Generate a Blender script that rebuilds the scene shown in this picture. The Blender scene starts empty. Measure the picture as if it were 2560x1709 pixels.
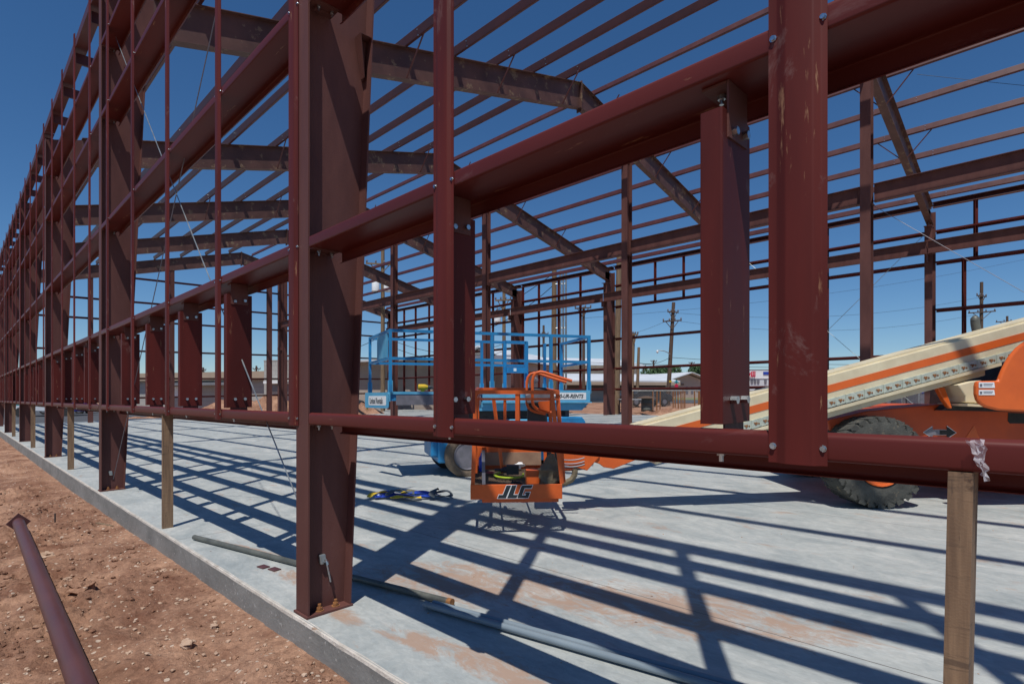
import bpy, bmesh, math, random
from mathutils import Vector, Matrix, noise
random.seed(7)
SC = bpy.context.scene
COL = SC.collection
# ------------------------------------------------------------------ camera, sky, sun
S = 6.096                      # bay spacing (20 ft)
FPX, CX, HY = 1400.0, 1280.0, 996.0
AL = math.radians(45.1429)
CA, SA = math.cos(AL), math.sin(AL)
CAM = Vector((3.114, -1.425, 1.24))
G = 0.0233                     # the slab and the land around it rise gently away from the wall
cd = bpy.data.cameras.new('camera'); cam = bpy.data.objects.new('camera', cd); COL.objects.link(cam)
cam.location = CAM; cam.rotation_euler = (math.radians(90), 0, math.pi/2-AL)
cd.sensor_width = 36; cd.lens = FPX/2560*36; cd.shift_y = 141.5/2560
cd.clip_start = 0.05; cd.clip_end = 6000
SC.camera = cam
SUNV = Vector((0.65, -1.0, 2.67)).normalized()
W = bpy.data.worlds.new("World"); SC.world = W; W.use_nodes = True
nt = W.node_tree; nt.nodes.clear()
wo = nt.nodes.new('ShaderNodeOutputWorld'); bg = nt.nodes.new('ShaderNodeBackground')
sky = nt.nodes.new('ShaderNodeTexSky'); sky.sky_type = 'NISHITA'; sky.sun_disc = False
sky.sun_elevation = math.asin(SUNV.z); sky.sun_rotation = math.atan2(SUNV.x, SUNV.y)
sky.altitude = 900; sky.air_density = 1.0; sky.dust_density = 0.1; sky.ozone_density = 6.0
bg.inputs['Strength'].default_value = 0.088
hs = nt.nodes.new('ShaderNodeHueSaturation'); hs.inputs['Saturation'].default_value = 1.17
nt.links.new(sky.outputs[0], hs.inputs['Color']); nt.links.new(hs.outputs[0], bg.inputs[0]); nt.links.new(bg.outputs[0], wo.inputs[0])
sl = bpy.data.lights.new('sun', 'SUN'); so = bpy.data.objects.new('sun', sl); COL.objects.link(so)
sl.energy = 4.2; sl.angle = math.radians(0.55); sl.color = (1.0, 0.955, 0.89)
so.rotation_euler = SUNV.to_track_quat('Z', 'Y').to_euler()
SC.view_settings.view_transform = 'Standard'; SC.view_settings.look = 'None'
SC.view_settings.exposure = 0.0; SC.view_settings.gamma = 1.0
SC.render.resolution_x = 1024; SC.render.resolution_y = 683
SC.cycles.max_bounces = 6

# ------------------------------------------------------------------ materials
def srgb(r, g, b):
    f = lambda c: c/12.92 if c <= 0.04045 else ((c+0.055)/1.055)**2.4
    return (f(r/255), f(g/255), f(b/255), 1)
def mat(name, col, col2=None, scale=6.0, rough=0.55, bump=0.0, bscale=60.0, metal=0.0, stain=None, sscale=9.0, sthr=0.62, stretch=(1, 1, 1), spec=0.5, brick=None, detail=5, scuff=None):
    m = bpy.data.materials.new(name); m.use_nodes = True
    n = m.node_tree.nodes; l = m.node_tree.links
    b = n['Principled BSDF']; b.inputs['Roughness'].default_value = rough; b.inputs['Metallic'].default_value = metal
    b.inputs['Specular IOR Level'].default_value = spec
    tc = n.new('ShaderNodeTexCoord'); mp = n.new('ShaderNodeMapping'); mp.inputs['Scale'].default_value = stretch
    l.new(tc.outputs['Object'], mp.inputs['Vector'])
    src = None
    if col2 is None: col2 = tuple(c*0.8 for c in col[:3])+(1,)
    nz = n.new('ShaderNodeTexNoise'); nz.inputs['Scale'].default_value = scale; nz.inputs['Detail'].default_value = detail; nz.inputs['Roughness'].default_value = 0.62
    l.new(mp.outputs[0], nz.inputs['Vector'])
    cr = n.new('ShaderNodeValToRGB'); cr.color_ramp.elements[0].position = 0.35; cr.color_ramp.elements[1].position = 0.66
    cr.color_ramp.elements[0].color = col2; cr.color_ramp.elements[1].color = col
    l.new(nz.outputs['Fac'], cr.inputs[0]); src = cr.outputs[0]
    if stain:
        n2 = n.new('ShaderNodeTexNoise'); n2.inputs['Scale'].default_value = sscale; n2.inputs['Detail'].default_value = 6; n2.inputs['Roughness'].default_value = 0.7
        l.new(mp.outputs[0], n2.inputs['Vector'])
        r2 = n.new('ShaderNodeValToRGB'); r2.color_ramp.elements[0].position = sthr; r2.color_ramp.elements[1].position = sthr+0.05
        l.new(n2.outputs['Fac'], r2.inputs[0])
        mx = n.new('ShaderNodeMix'); mx.data_type = 'RGBA'
        l.new(r2.outputs[0], mx.inputs['Factor']); l.new(src, mx.inputs['A']); mx.inputs['B'].default_value = stain
        src = mx.outputs['Result']
    if scuff:
        sc_, ss_, st_, sx_ = scuff
        m2 = n.new('ShaderNodeMapping'); m2.inputs['Scale'].default_value = sx_; m2.inputs['Rotation'].default_value = (.3, .5, .2); l.new(tc.outputs['Object'], m2.inputs['Vector'])
        n4 = n.new('ShaderNodeTexNoise'); n4.inputs['Scale'].default_value = ss_; n4.inputs['Detail'].default_value = 8; n4.inputs['Roughness'].default_value = 0.75; n4.inputs['Distortion'].default_value = .6
        l.new(m2.outputs[0], n4.inputs['Vector'])
        r4 = n.new('ShaderNodeValToRGB'); r4.color_ramp.elements[0].position = st_; r4.color_ramp.elements[1].position = st_+0.10; r4.color_ramp.elements[1].color = (.65, .65, .65, 1)
        l.new(n4.outputs['Fac'], r4.inputs[0])
        mx = n.new('ShaderNodeMix'); mx.data_type = 'RGBA'
        l.new(r4.outputs[0], mx.inputs['Factor']); l.new(src, mx.inputs['A']); mx.inputs['B'].default_value = sc_; src = mx.outputs['Result']
    if brick:
        bw, bh, mort = brick
        bt = n.new('ShaderNodeTexBrick'); bt.inputs['Scale'].default_value = 1.0
        bt.inputs['Brick Width'].default_value = bw; bt.inputs['Row Height'].default_value = bh; bt.inputs['Mortar Size'].default_value = 0.02
        cx_ = n.new('ShaderNodeSeparateXYZ'); cc = n.new('ShaderNodeCombineXYZ'); ad = n.new('ShaderNodeMath'); ad.operation = 'ADD'
        l.new(tc.outputs['Object'], cx_.inputs[0]); l.new(cx_.outputs[0], ad.inputs[0]); l.new(cx_.outputs[1], ad.inputs[1])
        l.new(ad.outputs[0], cc.inputs[0]); l.new(cx_.outputs[2], cc.inputs[1]); l.new(cc.outputs[0], bt.inputs['Vector'])
        mx = n.new('ShaderNodeMix'); mx.data_type = 'RGBA'
        l.new(bt.outputs['Fac'], mx.inputs['Factor']); l.new(src, mx.inputs['A']); mx.inputs['B'].default_value = mort; src = mx.outputs['Result']
    l.new(src, b.inputs['Base Color'])
    if bump:
        n3 = n.new('ShaderNodeTexNoise'); n3.inputs['Scale'].default_value = bscale; n3.inputs['Detail'].default_value = 4
        l.new(tc.outputs['Object'], n3.inputs['Vector'])
        bp = n.new('ShaderNodeBump'); bp.inputs['Strength'].default_value = bump; bp.inputs['Distance'].default_value = 0.02
        l.new(n3.outputs['Fac'], bp.inputs['Height']); l.new(bp.outputs[0], b.inputs['Normal'])
    # roughness variation
    rr = n.new('ShaderNodeMapRange'); rr.inputs['To Min'].default_value = max(0, rough-0.1); rr.inputs['To Max'].default_value = min(1, rough+0.15)
    l.new(nz.outputs['Fac'], rr.inputs['Value']); l.new(rr.outputs[0], b.inputs['Roughness'])
    return m
RUST = srgb(150, 105, 62)
M = {}
M['red'] = mat('red_primer', (0.122, 0.0205, 0.0165, 1), (0.074, 0.0145, 0.0125, 1), scale=5, rough=0.50, spec=.18, scuff=((.20, .12, .11, 1), 7, .60, (1, 1, .6)), stain=(0.30, 0.16, 0.09, 1), sscale=26, sthr=0.635, stretch=(1, 1, .12))
M['girt'] = mat('girt_primer', (0.122, 0.0215, 0.0175, 1), (0.088, 0.0165, 0.0145, 1), scale=3, rough=0.40, spec=.24, scuff=((.17, .085, .08, 1), 5, .62, (.5, 1, 1)), stain=(0.31, 0.17, 0.10, 1), sscale=20, sthr=0.65, stretch=(.12, 1, 1))
M['brown'] = mat('brown_primer', (0.140, 0.059, 0.050, 1), (0.098, 0.041, 0.036, 1), scale=4, rough=0.52, spec=.2, scuff=((.22, .13, .12, 1), 6, .64, (1, 1, .5)), bump=0.05, bscale=90, stain=(0.30, 0.20, 0.17, 1), sscale=11, sthr=0.72, stretch=(1, 1, .25))
M['raft'] = mat('rafter_primer', (0.135, 0.063, 0.050, 1), (0.075, 0.034, 0.028, 1), scale=1.6, rough=0.55, stain=(0.22, 0.15, 0.09, 1), sscale=3.5, sthr=0.58)
M['purlin'] = mat('purlin_primer', (0.10, 0.028, 0.025, 1), (0.075, 0.021, 0.019, 1), scale=3, rough=0.42)
M['zinc'] = mat('zinc', (0.62, 0.68, 0.72, 1), (0.4, 0.45, 0.48, 1), scale=40, rough=0.28, metal=1.0)
M['galv'] = mat('galvanised', (0.42, 0.45, 0.45, 1), (0.28, 0.30, 0.30, 1), scale=12, rough=0.4, metal=0.7)
M['rustbolt'] = mat('rusty_bolt', (0.33, 0.15, 0.05, 1), (0.18, 0.07, 0.025, 1), scale=60, rough=0.8)
M['wood'] = mat('timber', (0.31, 0.20, 0.115, 1), (0.17, 0.105, 0.062, 1), scale=5, rough=0.8, bump=0.06, bscale=200, stain=(0.09, 0.06, 0.042, 1), sscale=7, sthr=0.60, stretch=(9, 9, 0.5), scuff=((.085, .055, .038, 1), 2.2, .56, (3, 3, 26)))
M['oldwood'] = mat('weathered_pole', (0.25, 0.17, 0.10, 1), (0.14, 0.095, 0.06, 1), scale=5, rough=0.85, bump=0.2, bscale=60, stretch=(5, 5, 0.4))
M['darkwood'] = mat('creosote_pole', (0.12, 0.075, 0.05, 1), (0.07, 0.045, 0.033, 1), scale=5, rough=0.85, stretch=(5, 5, 0.4))
M['orange'] = mat('orange_paint', (0.70, 0.125, 0.018, 1), (0.56, 0.095, 0.016, 1), scale=5, rough=0.42, stain=(0.22, 0.14, 0.10, 1), sscale=15, sthr=0.68)
M['orangeclean'] = mat('orange_gloss', (0.72, 0.135, 0.02, 1), (0.62, 0.11, 0.018, 1), scale=3, rough=0.36, stain=(0.35, 0.12, 0.05, 1), sscale=6, sthr=0.70)
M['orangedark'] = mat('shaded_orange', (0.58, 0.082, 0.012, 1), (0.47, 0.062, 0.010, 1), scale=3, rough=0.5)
M['cream'] = mat('cream_paint', (0.72, 0.64, 0.44, 1), (0.60, 0.52, 0.35, 1), scale=4, rough=0.42, stain=(0.30, 0.24, 0.15, 1), sscale=9, sthr=0.70)
M['blue'] = mat('blue_paint', (0.012, 0.23, 0.50, 1), (0.02, 0.17, 0.38, 1), scale=6, rough=0.42, stain=(0.17, 0.11, 0.16, 1), sscale=7, sthr=0.66)
M['ltblue'] = mat('faded_blue', (0.13, 0.42, 0.62, 1), (0.07, 0.33, 0.54, 1), scale=5, rough=0.5, stain=(0.30, 0.50, 0.62, 1), sscale=9, sthr=0.66)
M['black'] = mat('black_rubber', (0.018, 0.018, 0.02, 1), (0.03, 0.028, 0.026, 1), scale=12, rough=0.7, stain=(0.10, 0.085, 0.065, 1), sscale=10, sthr=0.62)
M['tyre'] = mat('dusty_tyre', (0.09, 0.09, 0.078, 1), (0.045, 0.045, 0.04, 1), scale=9, rough=0.85, bump=0.3, bscale=50, stain=(0.16, 0.13, 0.09, 1), sscale=12, sthr=0.60)
M['mudtyre'] = mat('muddy_tyre', (0.22, 0.16, 0.11, 1), (0.12, 0.095, 0.07, 1), scale=12, rough=0.9, bump=0.3, bscale=60)
M['dkgrey'] = mat('dark_grey', (0.045, 0.048, 0.052, 1), (0.03, 0.03, 0.033, 1), scale=6, rough=0.5)
M['grey'] = mat('grey_metal', (0.22, 0.21, 0.24, 1), (0.15, 0.15, 0.17, 1), scale=8, rough=0.45, metal=0.3)
M['chain'] = mat('chain_track', (0.50, 0.55, 0.47, 1), (0.36, 0.40, 0.34, 1), scale=20, rough=0.6)
M['white'] = mat('white_decal', (0.82, 0.84, 0.84, 1), (0.74, 0.76, 0.77, 1), scale=9, rough=0.45)
M['navy'] = mat('navy_letter', (0.018, 0.028, 0.035, 1), scale=9, rough=0.45)
M['pvc'] = mat('pvc_grey', (0.215, 0.265, 0.30, 1), (0.175, 0.215, 0.245, 1), scale=3, rough=0.33, stain=(0.34, 0.22, 0.15, 1), sscale=9, sthr=0.70)
M['steelpipe'] = mat('steel_pipe', (0.15, 0.155, 0.135, 1), (0.09, 0.095, 0.085, 1), scale=9, rough=0.5, metal=0.3)
M['maroon'] = mat('maroon_pipe', (0.105, 0.040, 0.038, 1), (0.080, 0.030, 0.030, 1), scale=4, rough=0.45, stain=(0.24, 0.17, 0.18, 1), sscale=7, sthr=0.66, stretch=(1, 2.4, 1))
M['yellow'] = mat('yellow_webbing', (0.70, 0.48, 0.02, 1), (0.5, 0.33, 0.02, 1), scale=20, rough=0.7)
M['webblue'] = mat('blue_webbing', (0.01, 0.06, 0.50, 1), (0.01, 0.035, 0.25, 1), scale=20, rough=0.6)
M['webgrey'] = mat('grey_webbing', (0.10, 0.12, 0.14, 1), (0.05, 0.06, 0.07, 1), scale=20, rough=0.7)
M['green'] = mat('lime_hose', (0.45, 0.60, 0.03, 1), (0.35, 0.47, 0.03, 1), scale=20, rough=0.5)
M['canvas'] = mat('canvas', (0.22, 0.18, 0.11, 1), (0.14, 0.115, 0.075, 1), scale=9, rough=0.9, bump=0.4, bscale=40)
M['mesh'] = mat('expanded_metal', (0.20, 0.135, 0.085, 1), (0.12, 0.085, 0.06, 1), scale=14, rough=0.8)
M['ply'] = mat('plywood', (0.36, 0.23, 0.15, 1), (0.25, 0.15, 0.10, 1), scale=6, rough=0.8)
M['cmu'] = mat('grey_block', (0.40, 0.39, 0.365, 1), (0.36, 0.35, 0.325, 1), scale=.8, rough=0.85, brick=(0.9, 0.4, (0.30, 0.29, 0.27, 1)))
M['beige'] = mat('beige_wall', (0.43, 0.37, 0.315, 1), (0.39, 0.33, 0.28, 1), scale=.6, rough=0.85, brick=(4.0, 0.55, (0.36, 0.31, 0.26, 1)))
M['tan'] = mat('tan_fascia', (0.40, 0.31, 0.23, 1), (0.35, 0.27, 0.20, 1), scale=.8, rough=0.8)
M['brownwall'] = mat('brown_wall', (0.17, 0.125, 0.10, 1), (0.14, 0.10, 0.08, 1), scale=.8, rough=0.8)
M['roofwhite'] = mat('white_roof', (0.60, 0.63, 0.66, 1), (0.52, 0.55, 0.58, 1), scale=.5, rough=0.5)
M['roofgrey'] = mat('grey_roof', (0.22, 0.23, 0.25, 1), scale=.5, rough=0.6)
M['teal'] = mat('teal', (0.03, 0.36, 0.40, 1), scale=2, rough=0.5)
M['asphalt'] = mat('asphalt', (0.072, 0.076, 0.084, 1), (0.055, 0.058, 0.065, 1), scale=1.5, rough=0.9)
M['leaf'] = mat('leaves', (0.055, 0.115, 0.030, 1), (0.025, 0.060, 0.018, 1), scale=1.2, rough=0.7)
M['grass'] = mat('grass', (0.12, 0.17, 0.06, 1), (0.2, 0.18, 0.09, 1), scale=1.2, rough=0.9)
M['glass'] = mat('dark_glass', (0.03, 0.035, 0.045, 1), scale=2, rough=0.1)
M['redsign'] = mat('red_letters', (0.62, 0.02, 0.07, 1), scale=2, rough=0.4)
M['rock'] = mat('pale_rock', (0.52, 0.38, 0.28, 1), (0.36, 0.235, 0.16, 1), scale=9, rough=0.95, bump=0.5, bscale=30)
M['red_paint'] = mat('bright_red', (0.55, 0.05, 0.03, 1), scale=9, rough=0.5)
M['wire'] = mat('wire', (0.02, 0.02, 0.022, 1), scale=9, rough=0.6)
M['rod'] = mat('bright_rod', (0.60, 0.63, 0.64, 1), (0.45, 0.47, 0.48, 1), scale=30, rough=0.35, metal=0.6)
def mixnode(n, l, a, b, fac):
    mx = n.new('ShaderNodeMix'); mx.data_type = 'RGBA'
    for s_, v in (('Factor', fac), ('A', a), ('B', b)):
        if hasattr(v, 'links') or isinstance(v, bpy.types.NodeSocket): l.new(v, mx.inputs[s_])
        else: mx.inputs[s_].default_value = v
    return mx.outputs['Result']
def noisen(n, l, vec, scale, det=6, rgh=0.6, dist=0.0):
    t = n.new('ShaderNodeTexNoise'); t.inputs['Scale'].default_value = scale; t.inputs['Detail'].default_value = det
    t.inputs['Roughness'].default_value = rgh; t.inputs['Distortion'].default_value = dist; l.new(vec, t.inputs['Vector']); return t.outputs['Fac']
def ramp(n, l, fac, p0, p1, c0=(0, 0, 0, 1), c1=(1, 1, 1, 1)):
    r = n.new('ShaderNodeValToRGB'); e = r.color_ramp.elements; e[0].position = p0; e[1].position = p1; e[0].color = c0; e[1].color = c1
    l.new(fac, r.inputs[0]); return r.outputs[0]
def math_(n, l, op, a, b):
    m_ = n.new('ShaderNodeMath'); m_.operation = op
    for i, v in enumerate((a, b)):
        if isinstance(v, bpy.types.NodeSocket): l.new(v, m_.inputs[i])
        else: m_.inputs[i].default_value = v
    return m_.outputs[0]
def slab_material():
    m = bpy.data.materials.new('concrete_slab'); m.use_nodes = True
    n = m.node_tree.nodes; l = m.node_tree.links; b = n['Principled BSDF']
    g = n.new('ShaderNodeNewGeometry'); p = g.outputs['Position']
    mp = n.new('ShaderNodeMapping'); l.new(p, mp.inputs['Vector']); mp.inputs['Rotation'].default_value = (0, 0, 0.5); mp.inputs['Scale'].default_value = (1, 2.2, 1)
    base = ramp(n, l, noisen(n, l, mp.outputs[0], 1.1, 9, 0.66, 1.2), 0.34, 0.68, (0.315, 0.345, 0.34, 1), (0.51, 0.52, 0.49, 1))
    fine = ramp(n, l, noisen(n, l, mp.outputs[0], 14, 8, 0.75, 0.8), 0.35, 0.7, (0.82, 0.82, 0.82, 1), (1.06, 1.06, 1.06, 1))
    mm = n.new('ShaderNodeMix'); mm.data_type = 'RGBA'; mm.blend_type = 'MULTIPLY'; mm.inputs['Factor'].default_value = 1
    l.new(base, mm.inputs['A']); l.new(fine, mm.inputs['B']); base = mm.outputs['Result']
    # trowel swirls
    sw = ramp(n, l, noisen(n, l, p, 3.2, 3, 0.5, 3.5), 0.50, 0.53, (1, 1, 1, 1), (0.93, 0.94, 0.95, 1))
    mm = n.new('ShaderNodeMix'); mm.data_type = 'RGBA'; mm.blend_type = 'MULTIPLY'; mm.inputs['Factor'].default_value = 1
    l.new(base, mm.inputs['A']); l.new(sw, mm.inputs['B']); base = mm.outputs['Result']
    # red dust blown over the slab: broad patch behind the first column, plus loose specks everywhere
    sep = n.new('ShaderNodeSeparateXYZ'); l.new(p, sep.inputs[0])
    def blob(cx, cy, rx, ry, rot):
        dx = math_(n, l, 'SUBTRACT', sep.outputs[0], cx); dy = math_(n, l, 'SUBTRACT', sep.outputs[1], cy)
        c_, s_ = math.cos(rot), math.sin(rot)
        a = math_(n, l, 'ADD', math_(n, l, 'MULTIPLY', dx, c_/rx), math_(n, l, 'MULTIPLY', dy, s_/rx))
        b_ = math_(n, l, 'ADD', math_(n, l, 'MULTIPLY', dx, -s_/ry), math_(n, l, 'MULTIPLY', dy, c_/ry))
        r2 = math_(n, l, 'ADD', math_(n, l, 'MULTIPLY', a, a), math_(n, l, 'MULTIPLY', b_, b_))
        return math_(n, l, 'MAXIMUM', math_(n, l, 'SUBTRACT', 1.0, r2), 0.0)
    tot = None
    for bl in ((0.35, 1.05, 1.35, 0.55, 0.45), (1.25, 0.33, 1.1, 0.16, 0.10), (0.75, 0.22, 0.55, 0.05, 0.12), (1.5, 1.5, 1.5, 0.5, 0.35), (0.2, 0.16, 0.3, 0.10, 0), (-1.6, 0.33, 0.75, 0.05, 0.19), (-0.6, 0.3, 0.5, .15, .2)):
        b1 = blob(*bl); tot = b1 if tot is None else math_(n, l, 'MAXIMUM', tot, b1)
    nn = noisen(n, l, mp.outputs[0], 3.6, 12, 0.80, 0.9)
    dust = math_(n, l, 'ADD', math_(n, l, 'MULTIPLY', tot, 0.31), nn)
    dm = ramp(n, l, dust, 0.665, 0.80, (0, 0, 0, 1), (.8, .8, .8, 1))
    sp = ramp(n, l, noisen(n, l, mp.outputs[0], 2.3, 8, 0.68, 0.3), 0.60, 0.68, (0, 0, 0, 1), (0.55, 0.55, 0.55, 1))
    dm = math_(n, l, 'MAXIMUM', dm, sp)
    base = mixnode(n, l, base, (0.36, 0.225, 0.15, 1), dm)
    # saw-cut control joints
    for axis, per, off in ((0, S, S/2-0.6), (1, 3.05, -1.55)):
        q = math_(n, l, 'ADD', sep.outputs[axis], 610*per/10+off)
        md = math_(n, l, 'MODULO', q, per)
        j = math_(n, l, 'LESS_THAN', md, 0.007)
        base = mixnode(n, l, base, (0.12, 0.11, 0.10, 1), j)
    # dark grit specks
    vo = n.new('ShaderNodeTexVoronoi'); vo.inputs['Scale'].default_value = 3.3; l.new(p, vo.inputs['Vector'])
    spk = math_(n, l, 'LESS_THAN', vo.outputs['Distance'], 0.028)
    base = mixnode(n, l, base, (0.16, 0.10, 0.07, 1), spk)
    l.new(base, b.inputs['Base Color']); b.inputs['Roughness'].default_value = 0.62
    bp = n.new('ShaderNodeBump'); bp.inputs['Strength'].default_value = 0.12; bp.inputs['Distance'].default_value = 0.01
    l.new(noisen(n, l, p, 45, 5), bp.inputs['Height']); l.new(bp.outputs[0], b.inputs['Normal'])
    return m
def edge_material():
    m = bpy.data.materials.new('slab_edge'); m.use_nodes = True
    n = m.node_tree.nodes; l = m.node_tree.links; b = n['Principled BSDF']
    g = n.new('ShaderNodeNewGeometry'); p = g.outputs['Position']
    mp = n.new('ShaderNodeMapping'); l.new(p, mp.inputs['Vector']); mp.inputs['Scale'].default_value = (.8, 1, 1.6)
    base = ramp(n, l, noisen(n, l, mp.outputs[0], 1.6, 8, 0.72, .5), 0.33, 0.70, (0.15, 0.15, 0.138, 1), (0.31, 0.305, 0.285, 1))
    sp = ramp(n, l, noisen(n, l, p, 38, 3, 0.5), 0.66, 0.70, (0, 0, 0, 1), (0.6, 0.6, 0.6, 1))
    base = mixnode(n, l, base, (0.52, 0.51, 0.48, 1), sp)
    l.new(base, b.inputs['Base Color']); b.inputs['Roughness'].default_value = 0.8
    bp = n.new('ShaderNodeBump'); bp.inputs['Strength'].default_value = 0.35; bp.inputs['Distance'].default_value = 0.01
    l.new(noisen(n, l, p, 30, 5), bp.inputs['Height']); l.new(bp.outputs[0], b.inputs['Normal'])
    return m
def dirt_material(name='red_dirt'):
    m = bpy.data.materials.new(name); m.use_nodes = True
    n = m.node_tree.nodes; l = m.node_tree.links; b = n['Principled BSDF']
    g = n.new('ShaderNodeNewGeometry'); p = g.outputs['Position']
    base = ramp(n, l, noisen(n, l, p, 0.95, 10, 0.74, 0.6), 0.38, 0.62, (0.20, 0.098, 0.062, 1), (0.47, 0.285, 0.19, 1))
    fine = ramp(n, l, noisen(n, l, p, 22, 6, 0.8), 0.30, 0.72, (0.55, 0.52, 0.52, 1), (1.3, 1.27, 1.25, 1))
    mm = n.new('ShaderNodeMix'); mm.data_type = 'RGBA'; mm.blend_type = 'MULTIPLY'; mm.inputs['Factor'].default_value = 1
    l.new(base, mm.inputs['A']); l.new(fine, mm.inputs['B']); base = mm.outputs['Result']
    vo = n.new('ShaderNodeTexVoronoi'); vo.inputs['Scale'].default_value = 24; l.new(p, vo.inputs['Vector']); vo.inputs['Randomness'].default_value = 1
    c = n.new('ShaderNodeSeparateColor'); l.new(vo.outputs['Color'], c.inputs[0])
    pick = math_(n, l, 'GREATER_THAN', c.outputs[0], 0.72)
    rad = math_(n, l, 'LESS_THAN', vo.outputs['Distance'], math_(n, l, 'MULTIPLY', c.outputs[1], 0.36))
    pm = math_(n, l, 'MULTIPLY', pick, rad)
    base = mixnode(n, l, base, (0.62, 0.50, 0.40, 1), math_(n, l, 'MULTIPLY', pm, 0.85))
    l.new(base, b.inputs['Base Color']); b.inputs['Roughness'].default_value = 0.95; b.inputs['Specular IOR Level'].default_value = 0.2
    bp = n.new('ShaderNodeBump'); bp.inputs['Strength'].default_value = 0.9; bp.inputs['Distance'].default_value = 0.03
    l.new(math_(n, l, 'ADD', noisen(n, l, p, 30, 6, 0.7), math_(n, l, 'MULTIPLY', pm, 0.3)), bp.inputs['Height']); l.new(bp.outputs[0], b.inputs['Normal'])
    return m
M['arris'] = mat('pale_arris', (0.60, 0.55, 0.49, 1), (0.40, 0.36, 0.31, 1), scale=9, rough=.9, bump=.4, bscale=60, stain=(.35, .24, .17, 1), sscale=7, sthr=.62)
M['slab'] = slab_material(); M['edge'] = edge_material(); M['dirt'] = dirt_material()

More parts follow.
